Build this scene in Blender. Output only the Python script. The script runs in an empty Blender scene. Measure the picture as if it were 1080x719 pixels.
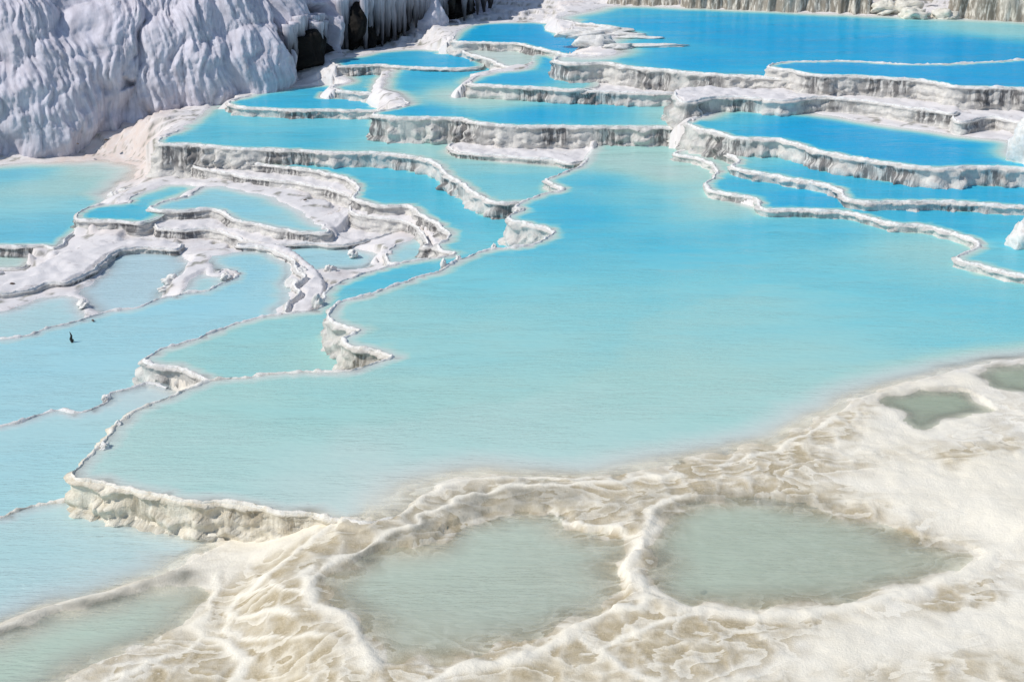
import bpy, math, random
import numpy as np
from mathutils import Vector
from mathutils.geometry import delaunay_2d_cdt

random.seed(7)
rng = np.random.default_rng(11)
C = bpy.context.scene.collection
rad = math.radians

# ------------------------------------------------------------------ camera model (photo is 1080 x 719)
F, PITCH, HC = 1500.0, rad(21.5), 9.0
CP, SP = math.cos(PITCH), math.sin(PITCH)


def at(px, py, z):
    """the point on the horizontal plane z that the photo shows at (px, py)"""
    u, v = (px - 540) / F, (359.5 - py) / F
    dy, dz = CP + v * SP, -SP + v * CP
    t = (z - HC) / dz
    return (u * t, dy * t, z)


def project(P):
    x, y, z = P[..., 0], P[..., 1], P[..., 2] - HC
    d = y * CP - z * SP
    w = y * SP + z * CP
    return 540 + F * x / d, 359.5 - F * w / d


# ------------------------------------------------------------------ noise
def _hash(ix, iy, seed):
    a = (ix.astype(np.int64) * 374761393 + iy.astype(np.int64) * 668265263 + seed * 974711) & 0xFFFFFFFF
    a = ((a ^ (a >> 13)) * 1274126177) & 0xFFFFFFFF
    a = ((a ^ (a >> 16)) * 2246822519) & 0xFFFFFFFF
    return ((a ^ (a >> 15)) & 0xFFFFFF) / float(0xFFFFFF)


def noise(x, y, seed=0):
    x, y = np.broadcast_arrays(np.asarray(x, float), np.asarray(y, float))
    ix, iy = np.floor(x), np.floor(y)
    fx, fy = x - ix, y - iy
    ux, uy = fx * fx * fx * (fx * (fx * 6 - 15) + 10), fy * fy * fy * (fy * (fy * 6 - 15) + 10)

    def g(ox, oy):
        a = _hash(ix + ox, iy + oy, seed) * 2 * math.pi
        return np.cos(a) * (fx - ox) + np.sin(a) * (fy - oy)
    n0 = g(0, 0) * (1 - ux) + g(1, 0) * ux
    n1 = g(0, 1) * (1 - ux) + g(1, 1) * ux
    return (n0 * (1 - uy) + n1 * uy) * 1.5


def fbm(x, y, seed=0, octv=4):
    s, a, t = 0, 1.0, 0
    for i in range(octv):
        s = s + a * noise(x * 2 ** i, y * 2 ** i, seed + i * 17)
        t += a
        a *= .5
    return s / t * 1.4


def worley(x, y, seed=0):
    ix, iy = np.floor(x), np.floor(y)
    f1 = np.full(x.shape, 9.0)
    f2 = np.full(x.shape, 9.0)
    for ox in (-1, 0, 1):
        for oy in (-1, 0, 1):
            cx, cy = ix + ox, iy + oy
            d = np.hypot(cx + .1 + .8 * _hash(cx, cy, seed) - x, cy + .1 + .8 * _hash(cx, cy, seed + 5) - y)
            f2 = np.minimum(f2, np.maximum(f1, d))
            f1 = np.minimum(f1, d)
    return f1, f2


def sst(a, b, x):
    t = np.clip((x - a) / (b - a), 0, 1)
    return t * t * (3 - 2 * t)


# ------------------------------------------------------------------ object helpers
def tag(o, label=None, cat=None, group=None, kind=None):
    if label: o['label'] = label
    if cat: o['category'] = cat
    if group: o['group'] = group
    if kind: o['kind'] = kind
    return o


def mesh_obj(name, V, Fc, mat, parent=None, smooth=True, attrs=None, mesh_name=None):
    """V (n,3); Fc (m,4) or (m,3) int array"""
    V = np.asarray(V, np.float32)
    Fc = np.asarray(Fc, np.int32)
    me = bpy.data.meshes.new(mesh_name or name)
    me.vertices.add(len(V))
    me.vertices.foreach_set('co', V.ravel())
    k = Fc.shape[1]
    me.loops.add(Fc.size)
    me.loops.foreach_set('vertex_index', Fc.ravel())
    me.polygons.add(len(Fc))
    me.polygons.foreach_set('loop_start', np.arange(0, Fc.size, k, dtype=np.int32))
    me.polygons.foreach_set('loop_total', np.full(len(Fc), k, np.int32))
    me.polygons.foreach_set('use_smooth', np.full(len(Fc), smooth))
    me.update(calc_edges=True)
    me.validate()
    for an, av in (attrs or {}).items():
        av = np.asarray(av, np.float32)
        if av.ndim == 1:
            a = me.attributes.new(an, 'FLOAT', 'POINT')
            a.data.foreach_set('value', av)
        else:
            a = me.attributes.new(an, 'FLOAT_VECTOR', 'POINT')
            a.data.foreach_set('vector', av.ravel())
    me.materials.append(mat)
    o = bpy.data.objects.new(name, me)
    C.objects.link(o)
    if parent: o.parent = parent
    return o


def grid_faces(r, c):
    i = np.arange(r * c).reshape(r, c)
    return np.stack([i[:-1, :-1], i[:-1, 1:], i[1:, 1:], i[1:, :-1]], -1).reshape(-1, 4)


def empty(name, loc):
    o = bpy.data.objects.new(name, None)
    C.objects.link(o)
    o.location = loc
    o.empty_display_size = .2
    return o


# ------------------------------------------------------------------ materials
class NT:
    def __init__(self, name):
        self.m = bpy.data.materials.new(name)
        self.m.use_nodes = True
        self.t = self.m.node_tree
        self.t.nodes.clear()
        self.out = self.n('ShaderNodeOutputMaterial')

    def n(self, typ, **kw):
        x = self.t.nodes.new(typ)
        for k, v in kw.items():
            if k == 'i':
                for a, b in v.items():
                    if hasattr(b, 'links') or isinstance(b, bpy.types.NodeSocket):
                        self.t.links.new(b, x.inputs[a])
                    else:
                        x.inputs[a].default_value = b
            else:
                setattr(x, k, v)
        return x

    def attr(self, name):
        return self.n('ShaderNodeAttribute', attribute_name=name)

    def math(self, op, a, b=None, clamp=False):
        x = self.n('ShaderNodeMath', operation=op, use_clamp=clamp)
        for k, v in ((0, a), (1, b)):
            if v is None: continue
            if isinstance(v, bpy.types.NodeSocket): self.t.links.new(v, x.inputs[k])
            else: x.inputs[k].default_value = v
        return x.outputs[0]

    def mix(self, f, a, b):
        x = self.n('ShaderNodeMix', data_type='RGBA')
        for k, v in ((0, f), (6, a), (7, b)):
            if isinstance(v, bpy.types.NodeSocket): self.t.links.new(v, x.inputs[k])
            else: x.inputs[k].default_value = v if k == 0 else (*v, 1)
        return x.outputs[2]

    def noise(self, vec, scale, detail=4, rough=.6):
        x = self.n('ShaderNodeTexNoise', i={'Scale': scale, 'Detail': detail, 'Roughness': rough})
        if vec is not None: self.t.links.new(vec, x.inputs['Vector'])
        return x.outputs[0]

    def ramp(self, f, stops, interp='LINEAR'):
        x = self.n('ShaderNodeValToRGB')
        x.color_ramp.interpolation = interp
        e = x.color_ramp.elements
        while len(e) < len(stops): e.new(.5)
        for k, (p, c) in enumerate(stops):
            e[k].position = p
            e[k].color = (*c, 1) if not isinstance(c, (int, float)) else (c, c, c, 1)
        self.t.links.new(f, x.inputs[0])
        return x.outputs[0]

    def link(self, a, b):
        self.t.links.new(a, b)


def mat_ground():
    N = NT('travertine_ground')
    pos = N.n('ShaderNodeNewGeometry').outputs['Position']
    msk = N.n('ShaderNodeSeparateXYZ', i={0: N.attr('mask').outputs['Vector']})
    tan, dark, pink = msk.outputs
    big = N.noise(pos, .6, 5)
    mid = N.noise(pos, 3.5, 6, .65)
    fine = N.noise(pos, 28, 5, .7)
    base = N.mix(N.ramp(mid, [(.35, 0), (.65, 1)]), (.80, .73, .58), (.83, .775, .65))
    warm = N.mix(N.ramp(big, [(.4, 0), (.62, 1)]), (.84, .81, .74), (.73, .655, .51))
    cream = N.attr('cream').outputs['Fac']
    base = N.mix(cream, (.74, .708, .695), N.mix(.5, base, warm))
    cn = N.n('ShaderNodeTexNoise', i={'Vector': N.n('ShaderNodeMapping', i={'Vector': pos, 'Scale': (1, 1.5, 0)}).outputs[0], 'Scale': .75, 'Detail': 5.0, 'Roughness': .52, 'Distortion': .35}).outputs[0]
    saw = N.math('FRACT', N.math('MULTIPLY', cn, 9.0))
    net = N.ramp(saw, [(0, .9), (.05, .0), (.72, .0), (.93, 1), (1, 1)])
    low = N.ramp(saw, [(0, 0), (.05, 1), (.3, .75), (.8, 0), (1, 0)])
    tanc = N.mix(N.ramp(fine, [(.35, 0), (.7, 1)]), (.36, .29, .175), (.57, .485, .335))
    tf = N.math('MULTIPLY', tan, N.ramp(N.math('ADD', N.math('MULTIPLY', mid, .6), N.math('MULTIPLY', fine, .4)), [(.30, .5), (.58, 1.25)]), True)
    tf = N.math('MULTIPLY', tf, N.math('ADD', .68, N.math('MULTIPLY', low, .45)), True)
    col = N.mix(N.math('MULTIPLY', N.math('MULTIPLY', N.math('ADD', .4, N.math('MULTIPLY', cream, .6)), low), N.math('MULTIPLY', N.ramp(big, [(.38, .5), (.6, .12)]), N.math('SUBTRACT', 1, N.attr('crest').outputs['Fac']))), base, N.mix(cream, (.47, .42, .395), (.53, .455, .325)))
    col = N.mix(tf, col, tanc)
    col = N.mix(N.math('MULTIPLY', N.math('MULTIPLY', cream, net), .42), col, (.86, .80, .665))
    pinkc = N.mix(mid, (.60, .49, .43), (.72, .62, .56))
    col = N.mix(N.math('MULTIPLY', pink, N.ramp(mid, [(.3, .2), (.6, 1)]), True), col, pinkc)
    spk = N.ramp(N.noise(pos, 2.6, 8, .72), [(.60, 0), (.70, 1)])
    col = N.mix(N.math('MULTIPLY', spk, N.math('MULTIPLY', N.math('SUBTRACT', 1, cream), .75)), col, (.33, .28, .255))
    col = N.mix(N.math('MULTIPLY', N.attr('crest').outputs['Fac'], .8), col, (.86, .80, .665))
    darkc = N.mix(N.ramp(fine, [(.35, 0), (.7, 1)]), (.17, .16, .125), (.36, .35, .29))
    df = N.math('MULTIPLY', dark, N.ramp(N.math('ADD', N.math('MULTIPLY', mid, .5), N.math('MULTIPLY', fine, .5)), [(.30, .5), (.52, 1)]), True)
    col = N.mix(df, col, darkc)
    b = N.n('ShaderNodeBsdfPrincipled', i={'Base Color': col, 'Roughness': .75, 'Specular IOR Level': .25})
    hgt = N.math('ADD', N.math('MULTIPLY', fine, .5), N.math('ADD', N.math('MULTIPLY', mid, 1.0), N.math('ADD', N.math('MULTIPLY', N.noise(pos, 70, 3), .3), N.math('MULTIPLY', saw, N.math('MULTIPLY', cream, .28)))))
    bp = N.n('ShaderNodeBump', i={'Strength': .4, 'Distance': .05, 'Height': hgt})
    N.link(bp.outputs[0], b.inputs['Normal'])
    N.link(b.outputs[0], N.out.inputs[0])
    return N.m


def mat_wall(name, rim=False):
    N = NT(name)
    pos = N.n('ShaderNodeNewGeometry').outputs['Position']
    st = N.attr('stain').outputs['Fac']
    wv = N.attr('wuv').outputs['Vector']
    mp = N.n('ShaderNodeMapping', i={'Vector': wv, 'Scale': (11, 2.2, 1)})
    streak = N.noise(mp.outputs[0], 1, 5, .65)
    mid = N.noise(pos, 5, 6, .7)
    fine = N.noise(pos, 40, 4, .7)
    cream = N.attr('cream').outputs['Fac']
    c1 = N.mix(cream, (.77, .755, .735), (.81, .77, .68)) if rim else N.mix(cream, (.68, .65, .605), (.80, .74, .61))
    c2 = N.mix(cream, (.60, .58, .55), (.66, .59, .46)) if rim else N.mix(cream, (.46, .445, .43), (.58, .50, .36))
    col = N.mix(N.ramp(mid, [(.48, 0), (.72, 1)] if rim else [(.42, 0), (.68, 1)]), c1, c2)
    if not rim:
        sf = N.math('MULTIPLY', N.math('MULTIPLY', st, 1.5, True), N.ramp(streak, [(.40, .0), (.52, 1)]), True)
        sc = N.mix(cream, (.135, .13, .13), (.38, .30, .17))
        col = N.mix(sf, col, N.mix(N.ramp(fine, [(.35, 0), (.8, 1)]), sc, (.26, .245, .235)))
    if rim:
        crumb = N.noise(pos, 13, 4, .7)
        col = N.mix(N.math('MULTIPLY', N.ramp(crumb, [(.52, 0), (.68, 1)]), .55), col, N.mix(cream, (.36, .335, .31), (.50, .42, .29)))
    b = N.n('ShaderNodeBsdfPrincipled', i={'Base Color': col, 'Roughness': .7, 'Specular IOR Level': .25})
    hgt = N.math('ADD', N.math('MULTIPLY', mid, 1.0), N.math('ADD', N.math('MULTIPLY', fine, .35), N.math('MULTIPLY', streak, .0 if rim else 1.3)))
    bp = N.n('ShaderNodeBump', i={'Strength': .85, 'Distance': .03, 'Height': hgt})
    N.link(bp.outputs[0], b.inputs['Normal'])
    N.link(b.outputs[0], N.out.inputs[0])
    return N.m


def mat_water():
    N = NT('milky_spring_water')
    pos = N.n('ShaderNodeNewGeometry').outputs['Position']
    w = N.n('ShaderNodeSeparateXYZ', i={0: N.attr('water').outputs['Vector']})
    dep, silt, milk = w.outputs
    cloud = N.noise(N.n('ShaderNodeMapping', i={'Vector': pos, 'Scale': (.5, 1.6, 1)}).outputs[0], .9, 5, .6)
    d2 = N.math('MULTIPLY', dep, N.math('ADD', .86, N.math('MULTIPLY', cloud, .28)))
    col = N.ramp(d2, [(0, (.96, .95, .88)), (.09, (.80, .88, .82)), (.2, (.57, .72, .665)), (.32, (.39, .635, .58)), (.48, (.21, .575, .615)),
                      (.64, (.08, .48, .62)), (.82, (.016, .39, .65)), (1, (.004, .33, .62))])
    col = N.mix(milk, col, (.47, .655, .725))
    col = N.mix(silt, col, (.43, .525, .345))
    alpha = N.math('SUBTRACT', 1, N.math('POWER', 2.718, N.math('MULTIPLY', d2, -9.0)))
    # ripples: long low wavelets plus a finer chop
    mp1 = N.n('ShaderNodeMapping', i={'Vector': pos, 'Scale': (1.1, 6.5, 1), 'Rotation': (0, 0, .02)})
    r1 = N.noise(mp1.outputs[0], 1.6, 3, .6)
    mp2 = N.n('ShaderNodeMapping', i={'Vector': pos, 'Scale': (2.5, 11, 1), 'Rotation': (0, 0, -.04)})
    r2 = N.noise(mp2.outputs[0], 2.4, 2, .5)
    hgt = N.math('ADD', r1, N.math('MULTIPLY', r2, .5))
    bp = N.n('ShaderNodeBump', i={'Strength': .32, 'Distance': .06, 'Height': hgt}).outputs[0]
    dif = N.n('ShaderNodeBsdfDiffuse', i={'Color': col, 'Normal': bp})
    tr = N.n('ShaderNodeBsdfTransparent', i={'Color': (.97, .985, .98, 1)})
    body = N.n('ShaderNodeMixShader', i={0: alpha, 1: tr.outputs[0], 2: dif.outputs[0]})
    chop = N.noise(N.n('ShaderNodeMapping', i={'Vector': pos, 'Scale': (1.6, 6, 1)}).outputs[0], 3.2, 3, .6)
    patchy = N.ramp(N.noise(N.n('ShaderNodeMapping', i={'Vector': pos, 'Scale': (.35, .8, 1)}).outputs[0], .8, 3, .6), [(.38, .1), (.62, 1)])
    bg = N.n('ShaderNodeBump', i={'Strength': 1.0, 'Distance': .05, 'Height': N.math('MULTIPLY', N.math('ADD', hgt, N.math('MULTIPLY', chop, .8)), patchy)}).outputs[0]
    gl = N.n('ShaderNodeBsdfGlossy', i={'Roughness': .14, 'Normal': bg})
    fr = N.n('ShaderNodeFresnel', i={'IOR': 1.33, 'Normal': bg})
    fin = N.n('ShaderNodeMixShader', i={0: N.math('MULTIPLY', fr.outputs[0], .5), 1: body.outputs[0], 2: gl.outputs[0]})
    N.link(fin.outputs[0], N.out.inputs[0])
    return N.m


def mat_cliff():
    N = NT('flowstone')
    pos = N.n('ShaderNodeNewGeometry').outputs['Position']
    dk = N.attr('dark').outputs['Fac']
    wv = N.attr('wuv').outputs['Vector']
    mp = N.n('ShaderNodeMapping', i={'Vector': wv, 'Scale': (7, 1.1, 1)})
    streak = N.noise(mp.outputs[0], 1, 6, .65)
    mid = N.noise(pos, 2.2, 6, .65)
    fine = N.noise(pos, 22, 4, .7)
    col = N.mix(N.ramp(streak, [(.36, 0), (.62, 1)]), (.45, .432, .485), (.67, .65, .715))
    col = N.mix(N.ramp(mid, [(.5, 0), (.75, .6)]), col, (.42, .41, .44))
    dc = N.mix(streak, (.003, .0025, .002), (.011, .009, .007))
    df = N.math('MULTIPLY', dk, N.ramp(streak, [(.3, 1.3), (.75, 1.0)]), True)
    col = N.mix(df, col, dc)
    b = N.n('ShaderNodeBsdfPrincipled', i={'Base Color': col, 'Roughness': .75, 'Specular IOR Level': .2})
    hgt = N.math('ADD', N.math('MULTIPLY', streak, 1.0), N.math('MULTIPLY', fine, .5))
    bp = N.n('ShaderNodeBump', i={'Strength': .8, 'Distance': .035, 'Height': hgt})
    N.link(bp.outputs[0], b.inputs['Normal'])
    N.link(b.outputs[0], N.out.inputs[0])
    return N.m


def mat_plain(name, c1, c2, scale=12, rough=.8):
    N = NT(name)
    pos = N.n('ShaderNodeNewGeometry').outputs['Position']
    nz = N.noise(pos, scale, 5, .7)
    b = N.n('ShaderNodeBsdfPrincipled', i={'Base Color': N.mix(N.ramp(nz, [(.35, 0), (.7, 1)]), c1, c2), 'Roughness': rough})
    bp = N.n('ShaderNodeBump', i={'Strength': .8, 'Distance': .03, 'Height': nz})
    N.link(bp.outputs[0], b.inputs['Normal'])
    N.link(b.outputs[0], N.out.inputs[0])
    return N.m


M_GROUND = mat_ground()
M_FACE = mat_wall('travertine_wall_face')
M_RIM = mat_wall('travertine_rim', True)
M_WATER = mat_water()
M_CLIFF = mat_cliff()
M_STONE = mat_plain('white_travertine_stone', (.62, .60, .56), (.82, .805, .78), 9)
M_CREAM = mat_plain('cream_rubble', (.55, .51, .43), (.80, .77, .68), 5)
M_TWIG = mat_plain('dark_wet_twig', (.02, .018, .014), (.07, .06, .05), 30)
M_PEBBLE = mat_plain('brown_pebble', (.07, .05, .04), (.2, .15, .12), 30)

# ------------------------------------------------------------------ pools traced from the photograph
# tokens: R rim with wall, S open shore, H hidden behind / under a higher terrace
LV = dict(M=0.0, B=-.58, Q1=-.2, PA=-1.08, PC=-.66, PD=-.5, E=-.42, R3=.16, R2=.35, R1=.78, K1=1.16, T=1.38, T2=1.64,
          K2=.84, S2=.86, S1=1.02, S0=.76, S3=.48, S4=.58, S5=.28, S6=.04, U2=-.92, U1=-1.0, W=-1.3, FL=-1.3, FL2=-1.28,
          F=-.06, G=-.0, U6=-1.1, K5=-.74, K7=-1.1, K9=-.06, K10=-1.17, K11=-.98, K12=-.78, X1=.02, X2=.03, U4=-1.2, U3=-1.25, TB=2.7, W2=-1.55)
P = {}
P['M'] = dict(
    pts=['S', (1180, 352), (1080, 380), (1060, 382), (1000, 394), (960, 404), (930, 415), (882, 430), (850, 450), (800, 470),
         (740, 484), (680, 496), (600, 503), (520, 505), (462, 514), (432, 527), (426, 540), (395, 549),
         'R', (378, 552), (330, 543), (280, 535), (235, 531), (180, 524), (140, 515), (105, 508), (88, 505), (77, 500), (88, 488),
         (100, 474), (112, 460), (128, 445), (150, 431), (175, 418), (200, 409), (222, 402), (260, 397), (300, 393), (345, 391),
         (375, 389), (395, 383), (413, 377), (398, 370), (370, 365), (364, 357), (379, 348), (356, 341), (343, 331), (350, 325), (358, 319),
         (380, 312), (410, 304), (440, 293), (468, 283), (485, 275), (521, 263), (560, 258), (583, 246), (574, 240), (556, 235),
         (538, 231), (543, 225), (553, 222), (543, 219), (550, 213), (562, 209), (575, 204), (594, 200), (580, 194), (577, 190),
         (590, 184), (607, 177), (616, 172),
         'H', (625, 160), (640, 150), (720, 150), (735, 158), (760, 180), (760, 205), (805, 220), (900, 224), (1000, 244),
         (1030, 260), (1080, 290), (1180, 312)],
    dep=[(385, 535, .08), (420, 515, .12), (330, 525, .21), (365, 505, .22), (250, 500, .27), (130, 500, .25), (450, 470, .31), (620, 470, .29), (330, 430, .32), (500, 350, .34), (420, 330, .33), (800, 330, .40),
         (800, 420, .31), (900, 300, .48), (960, 340, .47), (700, 250, .58), (620, 225, .66), (560, 250, .60), (880, 245, .60), (1050, 330, .52), (1060, 290, .45),
         (700, 185, .19), (660, 175, .22), (640, 192, .66), (740, 212, .21), (680, 205, .45), (690, 215, .58), (770, 222, .28), (790, 240, .60), (950, 262, .34), (1000, 270, .34),
         (900, 400, .33), (480, 310, .46)], sw=1.0, cream=.85, stain=.38)
P['R3'] = dict(
    pts=['R', (1180, 312), (1080, 291), (1050, 284), (1030, 278), (1012, 272), (1035, 257), (1000, 244), (975, 238), (940, 236), (905, 226),
         (864, 222), (830, 221), (805, 220), (799, 210), (775, 206), (752, 201), (744, 195), (752, 188), (757, 181), (750, 173),
         (735, 166), (712, 163), 'H', (722, 158), (735, 154), (757, 160), (768, 170), (790, 176), (830, 183), (885, 196), (900, 206), (950, 210),
         (1080, 214), (1180, 218)],
    dep=[(850, 210, .74), (780, 195, .66), (1000, 235, .68), (1040, 270, .5), (735, 162, .2), (750, 170, .3), (1060, 240, .6)], stain=.45)
P['R2'] = dict(
    pts=['R', (1180, 222), (1080, 218), (1010, 213), (950, 213), (910, 213), (893, 210), (885, 201), (864, 193), (830, 187), (800, 182),
         (785, 179), (772, 176), (781, 170), (768, 163), (752, 155), 'H', (775, 150), (830, 157), (864, 168), (935, 180), (1040, 188), (1080, 195),
         (1180, 208)],
    dep=[(850, 180, .72), (1000, 203, .72), (790, 168, .5), (770, 158, .2)], stain=.6)
P['R1'] = dict(
    pts=['R', (1180, 186), (1080, 178), (1040, 176), (985, 177), (935, 171), (915, 168), (890, 164), (864, 159), (835, 150), (820, 147),
         (790, 146), (770, 144), (758, 140), (740, 136), (724, 130), 'S', (735, 124), (747, 119), (765, 115), (810, 116), (870, 122),
         (950, 134), (1020, 143), (1064, 150), (1070, 164), (1085, 168), (1180, 172)],
    dep=[(850, 135, .86), (1000, 160, .86), (770, 125, .6), (1050, 165, .7)], sw=.8, stain=.85)
P['K1'] = dict(
    pts=['R', (1004, 120), (985, 117), (955, 113), (930, 109), (900, 105), (870, 102), (830, 106), (800, 104), (770, 102), (740, 104), (722, 108),
         (713, 101), 'H', (720, 92), (800, 93), (900, 94), (985, 104), (1006, 108)], dry=True, dep=[(850, 100, .02)], stain=.8)
P['K3'] = dict(
    pts=['R', (1180, 138), (1080, 130), (1066, 128), (1048, 124), (1030, 125), (1012, 128), (1006, 124), 'H', (1015, 110), (1080, 112), (1180, 120)],
    dry=True, dep=[(1050, 120, .02)], stain=.45)
LV['K3'] = 1.1
P['T'] = dict(
    pts=['R', (640, 66), (655, 70), (680, 72), (724, 76), (760, 79), (800, 81), (830, 84), 'H', (900, 84), (1180, 90), (1180, 60), 'S', (1180, 27), (1080, 22),
         (950, 17), (890, 15), (830, 12), (720, 8), (648, 6), (625, 10), (588, 19),
         'R', (600, 23), (612, 25), (645, 28), 'S', (655, 33), (645, 40), (632, 47), (648, 54), (638, 59), 'R', (612, 59), (592, 60), (586, 63), (594, 66), (612, 67)],
    dep=[(800, 40, .9), (700, 30, .8), (720, 65, .84), (1000, 50, .92), (620, 17, .7), (600, 63, .12), (620, 62, .2), (660, 60, .85), (1060, 30, .4)], sw=1.2, stain=.6)
P['T2'] = dict(
    pts=['R', (1180, 98), (1080, 93), (1035, 92), (1008, 91), (990, 87), (950, 83), (900, 80), (864, 79), (845, 77), (836, 74), (822, 73),
         (811, 70), (820, 67), (845, 65), (900, 65), (960, 68), (1040, 66), (1080, 63), (1180, 58)],
    dep=[(950, 75, .9)], stain=.75)
P['K2'] = dict(
    pts=['R', (596, 92), (612, 95), (650, 97), (690, 98), (718, 97), (724, 92), 'H', (724, 84), (680, 80), (640, 78), (605, 72), (600, 86)],
    dry=True, dep=[(660, 90, .02)], stain=.8)
P['S2'] = dict(
    pts=['R', (499, 84), (496, 88), (530, 91), (575, 93), (612, 95), 'H', (628, 90), (610, 76), (580, 60), (568, 58), 'S', (562, 68), (545, 74),
         (520, 77), (505, 80)], dep=[(560, 84, .8), (575, 66, .75), (605, 90, .4)], stain=.75)
P['S1'] = dict(
    pts=['R', (478, 40), (482, 44), (520, 45), (545, 46), (560, 49), (578, 53), (600, 58), (610, 58), 'H', (622, 52), (622, 42), (590, 38), 'S', (580, 25),
         (540, 24), (500, 26), (485, 33)], dep=[(530, 35, .85), (590, 48, .9)], stain=.8)
P['S0'] = dict(
    pts=['R', (476, 46), (484, 53), (500, 58), (520, 64), (535, 70), (556, 72), (566, 66), (578, 58), 'H', (578, 50), (550, 44), (490, 41)],
    dep=[(520, 55, .12), (550, 60, .2)], stain=.3)
P['S3'] = dict(
    pts=['R', (400, 122), (432, 124), (488, 125), (500, 128), (525, 132), (600, 133), (650, 134), (700, 134), (728, 135), (738, 130), 'H', (730, 112),
         (690, 100), (600, 98), (497, 92), 'S', (494, 88), (498, 84), (512, 79), 'H', (530, 70), (500, 66), (470, 68), (435, 69), 'S', (414, 75),
         (405, 86), (409, 96), (424, 103), 'R', (430, 110), (412, 115), (399, 118), (396, 120)],
    dep=[(560, 120, .82), (450, 115, .78), (470, 98, .16), (495, 105, .16), (520, 108, .25), (450, 80, .72), (430, 95, .78), (700, 120, .3), (640, 118, .65)], sw=.6, stain=1.0)
P['S4'] = dict(
    pts=['R', (352, 67), (358, 70), (375, 69), (400, 69), (430, 71), (460, 72), (490, 72), (505, 71), 'H', (500, 60), (482, 52), 'S', (470, 54), (440, 52),
         (400, 55), (385, 58), (352, 63)], dep=[(430, 63, .75)], stain=.7)
P['S5'] = dict(
    pts=['R', (352, 92), (356, 95), (368, 97), (395, 99), (404, 100), 'S', (398, 92), (400, 84), 'H', (405, 72), (375, 72), 'S', (366, 80), (370, 86)],
    dep=[(385, 88, .55)], stain=.25)
P['S6'] = dict(
    pts=['R', (252, 104), (242, 109), (255, 113), (280, 115), (310, 116), (350, 116), (400, 116), 'S', (418, 112), (405, 106), 'H', (395, 100), (365, 95),
         (352, 92), 'S', (350, 89), (325, 91), (300, 94), (270, 99)], dep=[(320, 105, .68)], sw=.5, stain=.9)
P['Q1'] = dict(
    pts=['R', (180, 140), (167, 147), (172, 151), (185, 152), (216, 153), (250, 156), (300, 158), (350, 160), (400, 162), (430, 164), (452, 168), (465, 176),
         (478, 187), (495, 198), (510, 208), (520, 213), (540, 214), (550, 213), 'H', (575, 204, 'M'), (594, 200, 'M'), (577, 190, 'M'),
         (607, 177, 'M'), (616, 172, 'M'), 'S', (602, 173), (570, 172), (530, 169), (500, 165), (478, 160), 'H', (480, 148), (480, 136), (400, 134),
         (398, 118), (350, 117), (300, 117), (250, 112), (243, 106), 'S', (232, 108), (218, 116), (210, 122), (200, 131)],
    dep=[(220, 140, .60), (330, 145, .60), (300, 130, .5), (440, 155, .3), (480, 165, .3), (420, 150, .45), (540, 190, .5), (540, 205, .44), (500, 175, .4)], sw=.5, stain=.8)
P['B'] = dict(
    pts=['R', (207, 158), (216, 164), (235, 168), (260, 172), (300, 176), (340, 181), (360, 186), (377, 194), (377, 202), (373, 209), (385, 213),
         (400, 216), (432, 217), (440, 224), (455, 232), (475, 247), (465, 257), (466, 263), (482, 267), (440, 275), (410, 281), (385, 288), (360, 298), (345, 306),
         (343, 316), (330, 328), (305, 331), (280, 333), (250, 341), (216, 354), (185, 363), (165, 370), (157, 376), (152, 379), (160, 384),
         (185, 388), (205, 394), (222, 401), 'H', (240, 403, 'M'), (345, 394, 'M'), (420, 377, 'M'), (385, 345, 'M'), (350, 322, 'M'), (440, 295, 'M'),
         (521, 265, 'M'), (590, 246, 'M'), (565, 230, 'M'), (560, 212, 'M'), (520, 208), (495, 194), (465, 172), (430, 160), (300, 154), (216, 151)],
    dep=[(300, 168, .62), (430, 190, .60), (480, 230, .58), (500, 255, .50), (400, 290, .58), (250, 370, .34), (300, 350, .36), (320, 380, .30), (200, 375, .33)],
    cream=.35, stain=.75, sw=.5)
P['U2'] = dict(
    pts=['R', (163, 217), (158, 220), (170, 222), (200, 222), (225, 221), (240, 226), (250, 232), (280, 238), (300, 242), (320, 245), (345, 245), 'S', (340, 238),
         (325, 228), (300, 215), (275, 205), (245, 198), (216, 197), 'R', (205, 202), (195, 208), (175, 212)],
    dep=[(250, 215, .5), (300, 232, .42)], milk=.3, sw=.5, stain=.95)
P['U1'] = dict(
    pts=['R', (85, 224), (81, 228), (88, 232), (120, 233), (152, 234), 'H', (170, 226), (168, 214), (200, 204), (222, 200), 'S', (200, 196), (185, 195), (165, 199),
         (150, 203), 'R', (138, 208), (130, 214), (110, 216), (95, 219)], dep=[(120, 222, .62), (180, 202, .5)], sw=.4, stain=.9)
P['W'] = dict(
    pts=['R', (-90, 262), (0, 259), (25, 260), (44, 258), (55, 262), (66, 258), (74, 248), 'H', (88, 236), (95, 224), (108, 213), 'S', (112, 208), (125, 198), (140, 190), (148, 182),
         (140, 173), (100, 169), (50, 171), (0, 173), (-90, 180)],
    dep=[(60, 245, .60), (60, 200, .33), (30, 215, .40), (20, 240, .58), (20, 180, .62), (100, 180, .25), (100, 215, .45)], sw=1.0, milk=.15, stain=.85)
P['W2'] = dict(
    pts=['R', (-60, 286), (0, 283), (22, 283), (28, 279), 'H', (30, 268), (-60, 268)], dep=[(0, 278, .2)], stain=.5)
P['U4'] = dict(
    pts=['S', (296, 262), (330, 258), (370, 262), (400, 268), (398, 276), (360, 285), (345, 285), 'R', (330, 288), (318, 284), (305, 272)],
    dep=[(340, 270, .42)], milk=.55, sw=.5, stain=.4)
P['U5'] = dict(
    pts=['R', (468, 270), (440, 274), (418, 279), (408, 272), 'S', (412, 262), (428, 253), (444, 248), (462, 254)], dep=[(440, 262, .4)], milk=.4, sw=.4, stain=.2)
LV['U5'] = -1.0
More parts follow.
